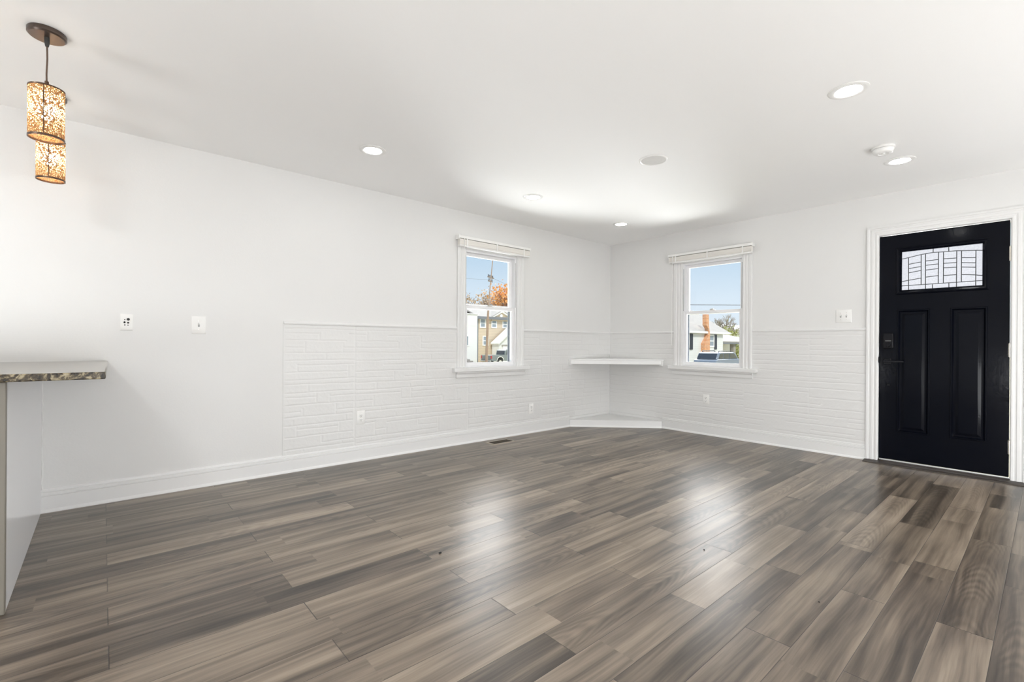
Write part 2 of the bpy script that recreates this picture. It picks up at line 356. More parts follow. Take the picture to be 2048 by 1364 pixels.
# ---------------------------------------------------------------- room shell
tagp(MB().box(XB - .15, XC + .15, YN - .15, YC + .15, -.12, 0).build('floor', 'plank_floor'), kind='structure')
tagp(MB().box(XB - .15, XC + .15, YN - .15, YC + .15, H, H + .15).build('ceiling', 'ceiling_paint'), kind='structure')
def wall_x(name, y0, y1, holes, x0, x1):
    """wall in a plane Y = const with rectangular holes (x0,x1,z0,z1)"""
    mb = MB(); xs = sorted({x0, x1, *[h[0] for h in holes], *[h[1] for h in holes]})
    for a, b_ in zip(xs, xs[1:]):
        hs = [h for h in holes if h[0] <= a and h[1] >= b_]
        if hs: mb.box(a, b_, y0, y1, 0, hs[0][2]) if hs[0][2] > 0 else None; mb.box(a, b_, y0, y1, hs[0][3], H)
        else: mb.box(a, b_, y0, y1, 0, H)
    return tagp(mb.build(name, 'wall_paint'), kind='structure')
def wall_y(name, x0, x1, holes, y0, y1):
    mb = MB(); ys = sorted({y0, y1, *[h[0] for h in holes], *[h[1] for h in holes]})
    for a, b_ in zip(ys, ys[1:]):
        hs = [h for h in holes if h[0] <= a and h[1] >= b_]
        if hs: mb.box(x0, x1, a, b_, 0, hs[0][2]) if hs[0][2] > 0 else None; mb.box(x0, x1, a, b_, hs[0][3], H)
        else: mb.box(x0, x1, a, b_, 0, H)
    return tagp(mb.build(name, 'wall_paint'), kind='structure')
WC1, WC2, OH = 3.237, 2.612, 0.362          # window centres, half opening
WZ0, WZ1 = 0.80, 2.05
DC, DH, DT = 0.622, 0.418, 2.062            # door centre, half opening, head
wl = wall_x('wall_left', YC, YC + .15, [(WC1 - OH, WC1 + OH, WZ0, WZ1)], XB - .15, XC + .15)
wr = wall_y('wall_right', XC, XC + .15, [(WC2 - OH, WC2 + OH, WZ0, WZ1), (DC - DH, DC + DH, 0, DT)], YN - .15, YC)
wall_y('wall_back', XB - .15, XB, [(1.9, 2.9, 1.05, 1.98)], YN - .15, YC)
wall_x('wall_near', YN - .15, YN, [], XB, XC)

# painted stone-pattern hardboard wainscot: real relief from its joint lines
LH=[[1.1,1.686,1.168],[1.1,1.366,1.13],[1.089,1.608,1.072],[1.631,1.791,1.127],[1.09,1.255,1.014],[1.59,1.687,1.011],[1.09,1.687,0.968],[1.09,1.688,0.906],[1.204,1.688,0.866],[1.102,1.624,0.807],[1.103,1.689,0.745],[1.103,1.543,0.708],[1.552,1.689,0.704],[1.104,1.69,0.639],[1.104,1.353,0.601],[1.467,1.69,0.599],[1.093,1.691,0.54],[1.522,1.691,0.477],[1.093,1.231,0.482],[1.093,1.663,0.44],[1.105,1.664,0.373],[1.204,1.537,0.337],[1.106,1.669,0.278],[1.402,1.67,0.213],[1.095,1.679,0.178],[1.695,2.762,1.164],[1.695,1.785,1.126],[2.002,2.339,1.122],[1.696,2.098,1.067],[2.357,2.763,1.062],[1.696,2.109,1.011],[2.346,2.717,1.003],[1.696,2.763,0.965],[1.697,2.764,0.895],[2.347,2.764,0.853],[1.963,2.291,0.855],[1.698,2.282,0.799],[2.432,2.685,0.794],[1.698,2.048,0.742],[2.179,2.402,0.738],[1.698,2.766,0.697],[1.699,2.819,0.631],[1.699,2.135,0.594],[2.255,2.527,0.589],[2.138,2.59,0.529],[1.7,1.85,0.537],[1.7,2.356,0.475],[2.604,2.82,0.47],[1.78,2.821,0.436],[1.785,2.821,0.364],[1.999,2.821,0.321],[2.328,2.536,0.258],[1.783,1.873,0.33],[1.889,1.995,0.267],[1.702,2.542,0.207],[1.702,2.817,0.162],[2.925,3.798,0.626],[2.926,4.2,0.524],[3.339,3.538,0.466],[2.927,4.297,0.426],[2.927,4.298,0.363],[3.225,3.792,0.319],[2.928,3.793,0.259],[2.935,3.28,0.196],[2.929,4.017,0.161],[2.694,2.918,0.63],[2.768,2.918,0.585],[2.696,2.92,0.428],[2.697,2.92,0.364],[2.697,2.921,0.315]]
LV=[[1.377,1.075,1.14],[1.796,1.074,1.121],[1.261,0.971,1.061],[1.579,0.969,1.054],[1.432,0.905,0.968],[1.202,0.812,0.873],[1.627,0.745,0.863],[1.288,0.645,0.701],[1.354,0.555,0.637],[1.466,0.546,0.616],[1.245,0.44,0.512],[1.52,0.44,0.529],[1.171,0.38,0.418],[1.608,0.369,0.427],[1.199,0.28,0.365],[1.55,0.29,0.37],[1.103,0.28,0.375],[1.402,0.212,0.268],[1.573,0.18,0.207],[1.249,0.155,0.181],[1.8,1.072,1.154],[2.348,1.013,1.129],[2.109,1.013,1.064],[2.462,0.893,0.944],[2.297,0.742,0.846],[2.404,0.732,0.849],[2.064,0.71,0.786],[1.891,0.636,0.69],[2.513,0.635,0.686],[2.231,0.632,0.668],[1.863,0.481,0.574],[2.138,0.479,0.622],[2.246,0.532,0.621],[2.371,0.434,0.503],[2.603,0.431,0.518],[2.77,0.474,0.585],[1.937,0.44,0.475],[2.294,0.372,0.419],[2.083,0.366,0.407],[2.324,0.265,0.328],[2.554,0.164,0.316],[1.878,0.209,0.347],[1.989,0.211,0.266],[2.155,0.165,0.201],[1.837,0.175,0.205],[2.998,0.265,0.351],[2.778,0.477,0.555]]
RH=[[1.142,2.166,1.162],[1.466,1.87,1.12],[1.609,2.152,1.06],[1.324,1.593,1.067],[1.146,1.592,1.011],[1.759,2.152,1.005],[1.122,2.152,0.962],[1.131,2.151,0.899],[1.367,2.151,0.857],[1.13,2.065,0.797],[1.332,1.826,0.74],[1.125,2.15,0.698],[1.153,2.221,0.632],[1.606,1.751,0.586],[1.937,2.22,0.525],[1.143,1.589,0.538],[1.499,1.943,0.473],[1.124,1.824,0.435],[1.123,2.219,0.364],[1.514,2.219,0.322],[1.128,1.261,0.325],[2.027,2.218,0.253],[1.127,1.8,0.271],[2.058,2.218,0.199],[1.217,1.577,0.212],[1.122,1.905,0.17]]
RV=[[1.888,1.073,1.15],[1.326,1.011,1.07],[1.488,0.476,0.53],[1.36,0.371,0.418],[1.266,0.295,0.353],[1.415,0.215,0.268]]
SEAM_L, SEAM_R = [1.1, 1.687, 2.923, 4.15], [1.594, 2.83]
def random_joints(u0, u1, z0, z1, rnd):
    hs, vs = [], []
    z = z0
    while z < z1 - .05:
        band = rnd.choice([.062, .068, .11, .13, .135]); z2 = min(z + band, z1)
        hs.append((u0, u1, z2)); u = u0 - rnd.random() * .3
        while u < u1:
            wdt = rnd.uniform(.22, .62); a, b_ = max(u, u0), min(u + wdt, u1)
            if u > u0: vs.append((u, z, z2))
            if band > .1 and rnd.random() < .7 and b_ > a: hs.append((a, b_, z + band * rnd.choice([.4, .5, .58])))
            u += wdt
        z = z2
    return hs, vs
rnd = random.Random(4)
def relief(name, u0, u1, z0, z1, hs, vs, seams, to_world, holes, parent, depth=.006):
    du, dz = .006, .004
    nu, nz = int((u1 - u0) / du) + 1, int((z1 - z0) / dz) + 1
    U = np.linspace(u0, u1, nu); Z = np.linspace(z0, z1, nz)
    G = np.zeros((nz, nu))
    def groove(d, wd): return np.clip(1 - np.abs(d) / wd, 0, 1)
    for a, b_, z in hs:
        ii = (U >= a - .003) & (U <= b_ + .003); kk = np.abs(Z - z) < .012
        wig = .0016 * np.sin(U[ii] * 9 + z * 50) + .001 * np.sin(U[ii] * 31 + z * 17)
        blk = groove(Z[kk][:, None] - z - wig[None, :], .0075)
        G[np.ix_(kk, ii)] = np.maximum(G[np.ix_(kk, ii)], blk)
    for u, a, b_ in vs:
        ii = np.abs(U - u) < .014; kk = (Z >= a) & (Z <= b_)
        G[np.ix_(kk, ii)] = np.maximum(G[np.ix_(kk, ii)], .8 * groove(U[ii][None, :] - u, .009))
    for u in seams:
        ii = np.abs(U - u) < .014; G[:, ii] = np.maximum(G[:, ii], .75 * groove(U[ii][None, :] - u, .010))
    rs = np.random.RandomState(3); low = rs.rand(nz // 9 + 3, nu // 14 + 3)
    zi = np.linspace(0, low.shape[0] - 1.001, nz); ui = np.linspace(0, low.shape[1] - 1.001, nu)
    z_, u_ = zi.astype(int), ui.astype(int); fz, fu = (zi - z_)[:, None], (ui - u_)[None, :]
    nse = (low[np.ix_(z_, u_)] * (1 - fz) * (1 - fu) + low[np.ix_(z_ + 1, u_)] * fz * (1 - fu) + low[np.ix_(z_, u_ + 1)] * (1 - fz) * fu + low[np.ix_(z_ + 1, u_ + 1)] * fz * fu)
    D = depth - G * .0024 + (nse - .5) * .0006
    D[0] = D[-1] = 0; D[:, 0] = D[:, -1] = 0
    UU, ZZ = np.meshgrid(U, Z)
    co = to_world(UU.ravel(), D.ravel(), ZZ.ravel())
    i0 = (np.arange(nz - 1)[:, None] * nu + np.arange(nu - 1)[None, :])
    keep = np.ones_like(i0, bool)
    uc, zc = (U[:-1] + U[1:]) / 2, (Z[:-1] + Z[1:]) / 2
    for a, b_, c0, c1 in holes: keep &= ~(((uc > a) & (uc < b_))[None, :] & ((zc > c0) & (zc < c1))[:, None])
    i0 = i0[keep]; quads = np.stack([i0, i0 + 1, i0 + nu + 1, i0 + nu], 1)
    me = bpy.data.meshes.new(name); me.vertices.add(len(co)); me.vertices.foreach_set('co', co.ravel())
    me.loops.add(quads.size); me.loops.foreach_set('vertex_index', quads.ravel().astype(np.int32))
    me.polygons.add(len(quads)); me.polygons.foreach_set('loop_start', (np.arange(len(quads)) * 4).astype(np.int32))
    me.polygons.foreach_set('use_smooth', np.ones(len(quads), bool)); me.update(calc_edges=True); me.validate()
    me.materials.append(MATS['stone_paint']); o = bpy.data.objects.new(name, me); C.objects.link(o); o.parent = parent; return o
ZR0 = 1.205
h2, v2 = random_joints(3.72, 5.34, .62, 1.2, rnd); h3, v3 = random_joints(4.02, 5.34, .13, .62, rnd); h4, v4 = random_joints(2.93, 3.72, .66, .8, rnd)
relief('wainscot_panel', 1.09, XC - .0005, .12, ZR0, LH + h2 + h3 + h4, LV + v2 + v3 + v4, SEAM_L,
       lambda u, d, z: np.stack([u, YC - d, z], 1), [(WC1 - OH, WC1 + OH, .79, 1.3)], wl)
h2, v2 = random_joints(2.24, 4.04, .13, .74, rnd); h3, v3 = random_joints(3.06, 4.04, .74, 1.2, rnd)
relief('wainscot_panel', 1.118, YC - .0005, .12, ZR0, RH + h2 + h3, RV + v2 + v3, SEAM_R,
       lambda u, d, z: np.stack([XC - d, u, z], 1), [(WC2 - OH, WC2 + OH, .79, 1.3)], wr)
# chair rail: small rounded cap, broken by the window casings
railp = [(0, 0), (-.012, .002), (-.016, .008), (-.016, .016), (-.010, .022), (-.007, .026), (0, .028)]
mb = MB()
for a, b_ in ((1.095, WC1 - OH - .104), (WC1 + OH + .104, XC - .016)): mb.prism([(YC + y, ZR0 - .006 + z) for y, z in railp], 'x', a, b_)
mb.build('chair_rail', 'trim_paint', wl)
mb = MB()
for a, b_ in ((1.125, WC2 - OH - .104), (WC2 + OH + .104, YC - .001)): mb.prism([(XC + y, ZR0 - .006 + z) for y, z in railp], 'y', a, b_)
mb.build('chair_rail', 'trim_paint', wr)

# baseboards with two-groove cap and shoe moulding
bbp = [(0, 0), (-.027, 0), (-.027, .006), (-.022, .015), (-.015, .020), (-.0145, .097), (-.0085, .0995), (-.0085, .1015), (-.0145, .104), (-.0140, .120), (-.0075, .1225), (-.0075, .1245), (-.011, .127), (-.009, .137), (-.004, .141), (0, .142)]
tagp(MB().prism([(YC + y, z) for y, z in bbp], 'x', -.281, 4.512).build('baseboard_left', 'trim_paint', sharp=25), kind='structure')
tagp(MB().prism([(XC + y, z) for y, z in bbp], 'y', 1.122, 3.228).build('baseboard_right', 'trim_paint', sharp=25), kind='structure')
tagp(MB().prism([(XC + y, z) for y, z in bbp], 'y', YN, .115).build('baseboard_right', 'trim_paint', sharp=25), kind='structure')

# ---------------------------------------------------------------- windows
casp = [(0, 0), (0, -.012), (.006, -.015), (.016, -.015), (.022, -.010), (.030, -.010), (.036, -.015), (.052, -.015), (.058, -.011), (.066, -.011), (.072, -.018), (.094, -.022), (.104, -.019), (.104, 0)]
def window(name, loc, rz):
    r = empty(name, loc, rz, kind='structure')
    u_casing(MB(), OH, WZ0, WZ1, casp).build('casing', 'trim_paint', r, sharp=25)
    mb = MB(); mb.box(-.525, .525, -.058, 0, .757, .80); mb.box(-OH, OH, -.001, .14, .765, .80); mb.build('stool', 'trim_paint', r, bev=.006)
    mb = MB(); mb.prism([(-.036, .757), (-.036, .745), (-.026, .733), (-.022, .733), (-.022, .70), (-.018, .693), (0, .693), (0, .757)], 'x', -.478, .478)
    mb.build('apron', 'trim_paint', r, sharp=25)
    mb = MB(); ring_frame(mb, (-OH, OH, WZ0, WZ1), (-.342, .342, WZ0 + .012, 2.032), .006, .13); mb.build('jamb_liner', 'vinyl_white', r)
    mb = MB()
    for s in (-1, 1): mb.box(s * .349 - .0022, s * .349 + .0022, .0045, .0065, 1.47, 1.985)
    mb.build('track_slot', 'track_gray', r)
    up = MB(); ring_frame(up, (-.342, .342, 1.428, 2.032), (-.308, .308, 1.462, 1.997), .062, .095); us = up.build('upper_sash', 'vinyl_white', r, bev=.003)
    MB().box(-.312, .312, .077, .081, 1.458, 2.0).build('pane', 'clear_glass', us)
    lo = MB(); ring_frame(lo, (-.342, .342, .812, 1.465), (-.315, .315, .850, 1.430), .022, .055); ls = lo.build('lower_sash', 'vinyl_white', r, bev=.003)
    MB().box(-.318, .318, .037, .041, .846, 1.434).build('pane', 'clear_glass', ls)
    mb = MB(); ring_frame(mb, (-.342, .342, .814, 1.45), (-.326, .326, .838, 1.43), .098, .112); mb.build('jamb_shade_ring', 'jamb_shade_gray', r)  # dark ring coloured as the shaded outer jamb behind the lower sash
    mb = MB(); mb.box(-.03, .03, .026, .05, 1.465, 1.472); mb.lathe([(.0, 1.484), (.011, 1.484), (.012, 1.472)], 16, (0, .038, 0)); mb.box(-.03, .006, .033, .041, 1.476, 1.483)
    mb.build('sash_lock', 'nickel', ls)
    return r
window('window_1', (WC1, YC, 0), 0)
window('window_2', (XC, WC2, 0), RZ)
r = empty('window_3', (XB, 2.4, 0), math.pi / 2, kind='structure')
mb = MB(); ring_frame(mb, (-.58, .58, .97, 2.06), (-.5, .5, 1.05, 1.98), -.02, 0); mb.build('casing', 'trim_paint', r)
mb = MB(); ring_frame(mb, (-.5, .5, 1.05, 1.98), (-.46, .46, 1.09, 1.94), .03, .09); mb.box(-.46, .46, .035, .08, 1.50, 1.54); f_ = mb.build('sash', 'vinyl_white', r)
MB().box(-.46, .46, .055, .059, 1.09, 1.94).build('pane', 'clear_glass', f_)

# raised mini blinds above each window
def blind(loc, rz, label, wand_side):
    r = empty('mini_blind', loc, rz, label=label, cat='blind', group='raised mini blinds')
    mb = MB(); mb.box(-.498, .498, -.066, -.0225, 2.1425, 2.171); mb.build('headrail', 'plastic_white', r, bev=.002)
    mb = MB(); rr = random.Random(2)
    for k in range(16):
        z = 2.0785 + k * .0036; j = rr.uniform(-.0015, .0015)
        mb.prism([(-.064 + j, z), (-.043 + j, z + .0008), (-.026 + j, z), (-.026 + j, z + .0029), (-.043 + j, z + .0034), (-.064 + j, z + .0029)], 'x', -.494, .494)
    mb.build('slats', 'blind_white', r)
    MB().box(-.495, .495, -.063, -.027, 2.060, 2.0775).build('bottom_rail', 'plastic_white', r, bev=.003)
    for u in (-.40, 0, .40):
        MB().box(u - .007, u + .007, -.0668, -.064, 2.058, 2.142).build('ladder_tape', 'plastic_white', r)
    for u in (-.5, .5):
        MB().box(u - .006, u + .006, -.066, -.0005, 2.132, 2.176).build('end_bracket', 'plastic_white', r, bev=.002)
    mb = MB(); u = wand_side * .44; mb.tube([(u, -.072, 2.135), (u, -.072, 1.06), (u, -.072, 1.05)], [.0032, .0036, .002], 6); mb.box(u - .004, u + .004, -.073, -.062, 2.13, 2.15)
    mb.build('tilt_wand', 'plastic_white', r)
    return r
blind((WC1 + .018, YC, 0), 0, 'white mini blind pulled up above the window in the long left wall', -1)
blind((XC, WC2 + .018, 0), RZ, 'white mini blind pulled up above the window beside the front door', -1)

# ---------------------------------------------------------------- front door
d = empty('door_1', (XC, DC, 0), RZ, kind='structure')
W2 = .4095; FY, BY = .004, .048
mb = MB()
def slab_piece(u0, u1, z0, z1): mb.box(u0, u1, FY, BY, z0, z1)
LT = (-.290, .292, 1.520, 1.932); PN = [(-.283, -.062, .288, 1.382), (.067, .287, .290, 1.382)]
slab_piece(-W2, LT[0], 1.382, 2.054); slab_piece(LT[1], W2, 1.382, 2.054); slab_piece(-W2, PN[0][0], .289, 1.382); slab_piece(PN[1][1], W2, .289, 1.382)
slab_piece(LT[0], LT[1], 1.932, 2.054); slab_piece(LT[0], LT[1], 1.382, 1.520); slab_piece(-W2, W2, .036, .289)
slab_piece(PN[0][1], PN[1][0], .289, 1.382)
def ins(p, e): return (p[0] + e, p[1] - e, p[2] + e, p[3] - e)
for p in PN:
    V = mb.rings([rect(*p, FY), rect(*ins(p, .003), FY - .006), rect(*ins(p, .010), FY - .006), rect(*ins(p, .016), FY + .003), rect(*ins(p, .022), FY + .009), rect(*ins(p, .034), FY + .009), rect(*ins(p, .050), FY + .001), rect(*ins(p, .054), FY)])
    mb.cap(V[-1]); mb.box(p[0] - .003, p[1] + .003, BY - .012, BY - .001, p[2] - .003, p[3] + .003)
mb.build('door_slab', 'door_paint', d, sharp=12)
mb = MB(); L2 = ins(LT, .037)
mb.rings([rect(*ins(LT, -.004), FY), rect(*ins(LT, -.004), FY - .008), rect(*ins(LT, .006), FY - .014), rect(*ins(LT, .014), FY - .010), rect(*ins(LT, .024), FY - .012), rect(*L2, FY + .004), rect(*L2, FY + .012), rect(*LT, FY + .012)])
lf = mb.build('glass_frame', 'door_paint', d, sharp=20)
mb = MB()
for u in (L2[0] - .02, L2[1] + .02):
    for z in (1.545, 1.72, 1.9): mb.lathe([(0, FY - .0135), (.004, FY - .013), (.0045, FY - .010)], 10, (u, 0, z), 'y')
mb.build('screw_cap', 'black_metal', lf)
MB().box(L2[0] - .004, L2[1] + .004, .012, .020, L2[2] - .004, L2[3] + .004).build('glass_pane', 'textured_glass', d)
CAME = [[(.83,1.841),(.828,1.55)],[(.745,1.857),(.744,1.594)],[(.716,1.86),(.715,1.552)],[(.632,1.862),(.633,1.594)],[(.601,1.86),(.601,1.593)],[(.519,1.856),(.52,1.551)],[(.49,1.854),(.49,1.594)],[(.405,1.842),(.405,1.548)],
[(.876,1.834),(.83,1.841),(.745,1.857),(.665,1.864),(.601,1.86),(.519,1.857),(.405,1.844),(.357,1.837)],[(.667,1.895),(.667,1.864)],[(.569,1.894),(.568,1.86)],[(.827,1.782),(.745,1.793)],[(.826,1.744),(.744,1.753)],[(.826,1.706),(.744,1.719)],
[(.876,1.633),(.826,1.641),(.744,1.652)],[(.716,1.797),(.632,1.799)],[(.716,1.759),(.632,1.762)],[(.715,1.718),(.632,1.722)],[(.715,1.657),(.631,1.662)],[(.6,1.801),(.52,1.797)],[(.6,1.762),(.52,1.759)],[(.6,1.724),(.52,1.72)],[(.6,1.66),(.519,1.657)],
[(.49,1.795),(.405,1.784)],[(.49,1.755),(.405,1.742)],[(.489,1.718),(.405,1.706)],[(.489,1.655),(.404,1.643),(.357,1.633)],[(.878,1.595),(.357,1.594)],[(.67,1.59),(.67,1.553)],[(.566,1.591),(.566,1.552)]]
mb = MB()
for l in CAME: mb.tube([(DC - y, .010, z) for y, z in l], .0032, 6)
mb.build('caming', 'lead', d)
# jambs, casing
mb = MB(); u_casing(mb, W2 + .003, 0, 2.058, [(0, .003), (.0055, .003), (.0055, .15), (0, .15)]); mb.build('jamb', 'trim_paint', d)
dcas = [(0.004, .002), (.004, -.012), (.010, -.016), (.020, -.016), (.026, -.011), (.034, -.011), (.040, -.017), (.056, -.017), (.062, -.012), (.070, -.012), (.076, -.020), (.090, -.020), (.092, 0)]
tagp(u_casing(MB(), W2 + .003, .004, 2.058, dcas).build('trim_1', 'trim_paint', sharp=25, loc=(XC, DC, 0), rz=RZ), kind='structure')
tagp(MB().prism([(-.105, 0), (-.10, .008), (-.06, .014), (.0, .016), (.0, .024), (.06, .024), (.06, 0)], 'x', -.509, .53).build('trim_2', 'threshold_wood', loc=(XC, DC, 0), rz=RZ), kind='structure')
MB().box(-W2 + .004, W2 - .004, -.003, .004, .0255, .036).build('door_sweep', 'aluminium', d, bev=.002)
for z0, z1 in ((1.735, 1.845), (.98, 1.085), (.219, .325)):
    mb = MB(); k = (z1 - z0) / 5; u = W2 + .0015
    for i in range(5): mb.lathe([(.0, z0 + i * k + .0008), (.0062, z0 + i * k + .0008), (.0062, z0 + (i + 1) * k - .0008), (0, z0 + (i + 1) * k - .0008)], 14, (u, -.006, 0))
    mb.lathe([(0, z1 + .006), (.004, z1 + .004), (.003, z1)], 12, (u, -.006, 0)); mb.lathe([(0, z0 - .006), (.004, z0 - .004), (.003, z0)], 12, (u, -.006, 0))
    mb.box(u - .007, u + .008, -.003, .0025, z0, z1)
    mb.build('hinge', 'nickel', d)
# keypad deadbolt, lever, latch, lower keyhole
db = MB().box(-.379, -.304, -.024, FY, 1.035, 1.175).build('deadbolt', 'black_metal', d, bev=.008, seg=3)
mb = MB(); mb.lathe([(0, -.040), (.016, -.039), (.019, -.034), (.019, -.024)], 24, (-.3415, 0, 1.068), 'y'); mb.box(-.3455, -.3375, -.048, -.036, 1.046, 1.090); mb.build('thumb_turn', 'black_metal', db, bev=.001)
MB().box(-.362, -.321, -.0252, -.0235, 1.1025, 1.1065).build('trim_line', 'track_gray', db)
hd = MB().box(-.375, -.322, -.012, FY, .893, .948).build('handle_rose', 'black_metal', d, bev=.004)
mb = MB(); mb.lathe([(.010, -.055), (.010, -.012)], 16, (-.352, 0, .921), 'y'); mb.prism([(-.366, .912), (-.366, .932), (-.28, .930), (-.232, .928), (-.224, .920), (-.232, .913), (-.28, .912)], 'y', -.062, -.050); mb.build('lever', 'black_metal', hd, bev=.002)
MB().box(-.4125, -.403, -.012, .002, .905, .960).build('latch_plate', 'black_metal', d, bev=.003)
MB().lathe([(0, -.006), (.008, -.006), (.011, -.003), (.011, FY)], 20, (-.342, 0, .707), 'y').build('keyhole_plug', 'black_metal', d)

# ---------------------------------------------------------------- corner shelf and corner platform
SX, SY = 4.489, 3.217
cs = empty('corner_shelf', (XC, YC, .855), label='white triangular shelf fixed across the corner between the two windows', cat='shelf')
e = .0068
mb = MB(); mb.prism([(SX - XC, -e), (-e, -e), (-e, SY - YC), ], 'z', -.004, .014); mb.build('shelf_board', 'trim_paint', cs, bev=.003)
v = Vector((SX - XC, -e, 0)); q = Vector((-e, SY - YC, 0)); dn = (q - v).normalized(); nn = Vector((dn.y, -dn.x, 0)); nn = nn if nn.dot(Vector((-1, -1, 0))) > 0 else -nn
mb = MB(); a0, a1, b0, b1 = v + dn * .012, q - dn * .012, v + dn * .012 - nn * .02, q - dn * .012 - nn * .02
mb.prism([(a0.x, a0.y), (a1.x, a1.y), (b1.x, b1.y), (b0.x, b0.y)], 'z', -.052, -.004); mb.build('fascia', 'trim_paint', cs, bev=.002)
MB().box(SX - XC + .004, SX - XC + .055, -.030, -e, -.072, -.004).build('cleat', 'trim_paint', cs, bev=.002)
MB().box(-.030, -e, SY - YC + .004, SY - YC + .055, -.072, -.004).build('cleat', 'trim_paint', cs, bev=.002)
cp = empty('corner_platform', (XC, YC, 0), label='low white triangular platform on the floor in the corner below the shelf', cat='platform')
mb = MB(); p0, p1 = (4.514 - XC, -.012), (-.012, 3.230 - YC)
mb.prism([p0, (-.012, -.012), p1], 'z', 0, .088); mb.build('platform_box', 'trim_paint', cp, bev=.004)
mb = MB(); a, b_ = Vector((*p0, 0)), Vector((*p1, 0)); dn = (b_ - a).normalized(); nn = Vector((dn.y, -dn.x, 0)); nn = nn if nn.dot(Vector((-1, -1, 0))) > 0 else -nn
mb.rings([[a + nn * o_ + Vector((0, 0, h_)) for o_, h_ in ((0, 0), (.012, 0), (.011, .006), (.006, .014), (0, .018))], [b_ + nn * o_ + Vector((0, 0, h_)) for o_, h_ in ((0, 0), (.012, 0), (.011, .006), (.006, .014), (0, .018))]])
mb.build('quarter_round', 'trim_paint', cp)

# ---------------------------------------------------------------- peninsula: cabinet and granite top
pc = empty('peninsula_cabinet', (-.6, 3.3, 0), label='white peninsula cabinet under the granite countertop at the left edge', cat='cabinet')
def loc_(mb, name, mat, par, **k): o = mb.build(name, mat, par, **k); o.location = -Vector(par.location); return o
CB = YC - .0275
loc_(MB().box(-.92, -.292, 2.700, YC - .002, .09, .894), 'cabinet_box', 'cabinet_white', pc)
loc_(MB().box(-.92, -.345, 2.740, YC - .002, 0, .09), 'toe_kick', 'cabinet_white', pc)
loc_(MB().box(-.292, -.280, 2.662, YC - .001, 0.0, .895), 'end_panel', 'cabinet_white', pc, bev=.002)
loc_(MB().box(-.318, -.2785, 2.636, 2.662, 0.0, .895), 'corner_stile', 'cabinet_edge', pc, bev=.004)
for x0, x1 in ((-.90, -.615), (-.608, -.322)):
    dr = loc_(MB().box(x0, x1, 2.678, 2.698, .11, .885), 'cabinet_door', 'cabinet_white', pc, bev=.003)
    o = MB().lathe([(0, 2.652), (.012, 2.654), (.014, 2.662), (.006, 2.668), (.006, 2.678)], 16, (x1 - .04 if x0 < -.8 else x0 + .04, 0, .80), 'y').build('knob', 'nickel', dr)
mb = MB(); rr = random.Random(5); pts = [(-.279 + rr.uniform(-.001, .003), YC - .003, .0 + i * .03) for i in range(30)]
mb.tube(pts, [.0035 + rr.uniform(-.001, .0035) for _ in pts], 6); loc_(mb, 'caulk_bead', 'trim_paint', pc)
tagp(MB().prism([(-1.02, 2.598), (.010, 2.598), (.027, YC - .002), (-1.02, YC - .002)], 'z', .8965, .9265).build('granite_countertop', 'granite', bev=.004), 'speckled granite countertop slab at the left edge of the room', 'countertop')

# ---------------------------------------------------------------- pendants
def pendant(loc, label, first=None):
    if first:
        r = copy_tree(first); r.location = loc; r['label'] = label; return r
    r = empty('pendant_lamp', loc, label=label, cat='pendant lamp', group='cylinder pendant lamps over the counter')
    MB().lathe([(0, -.0005), (.064, -.0005), (.066, -.004), (.066, -.020), (.060, -.026), (0, -.026)], 48).build('canopy', 'canopy_metal', r)
    mb = MB(); mb.lathe([(.0, -.022), (.009, -.026), (.009, -.05), (.006, -.066), (0, -.068)], 16); mb.build('strain_relief', 'slot_dark', r)
    mb = MB(); mb.tube([(0, 0, -.05), (.0012, .0006, -.12), (-.0008, 0, -.19), (0, 0, -.235)], .0032, 8); mb.build('cord', 'cord_brown', r)
    mb = MB(); mb.lathe([(0, -.222), (.007, -.222), (.008, -.238), (.022, -.243), (.026, -.252), (.020, -.262), (.018, -.300), (0, -.300)], 24); mb.build('socket_cap', 'bronze', r)
    zt, zb = -.255, -.482
    sh = MB(); sh.lathe([(.0605, zt), (.0605, zb)], 64); sh.lathe([(.0588, zt), (.0588, zb)], 64); sh.lathe([(.024, zt), (.0605, zt)], 64); s_ = sh.build('shade', 'filigree_shade', r)  # filigree top disc added to lessen the halo on the ceiling
    for z0, z1 in ((zt - .006, zt), (zb, zb + .009)):
        mb = MB(); mb.lathe([(.0582, z0), (.0618, z0), (.0618, z1), (.0582, z1), (.0582, z0)], 64); mb.build('rim', 'bronze', s_)
    for k in range(3):
        mb = MB(); a = k * 2.094 + .4; mb.tube([(.018 * math.cos(a), .018 * math.sin(a), zt - .004), (.0585 * math.cos(a), .0585 * math.sin(a), zt - .003)], .0016, 6); mb.build('spoke', 'bronze', s_)
    mb = MB(); a = math.radians(-95); mb.box(-.0012, .0012, -.0015, .0015, zb, zt); o = mb.build('seam_strip', 'bronze', s_); o.location = (.0612 * math.cos(a), .0612 * math.sin(a), 0); o.rotation_euler = (0, 0, a)
    MB().lathe([(0, -.300), (.012, -.302), (.014, -.315), (.026, -.338), (.0295, -.358), (.026, -.378), (.014, -.391), (0, -.394)], 24).build('bulb', 'bulb_glow', r)
    return r
p1 = pendant((-.196, 2.965, H), 'nearer amber filigree pendant lamp on a brown cord, its round canopy in view')
pendant((-.227, 3.712, H), 'farther amber filigree pendant lamp, hanging behind the nearer one by the wall', p1)

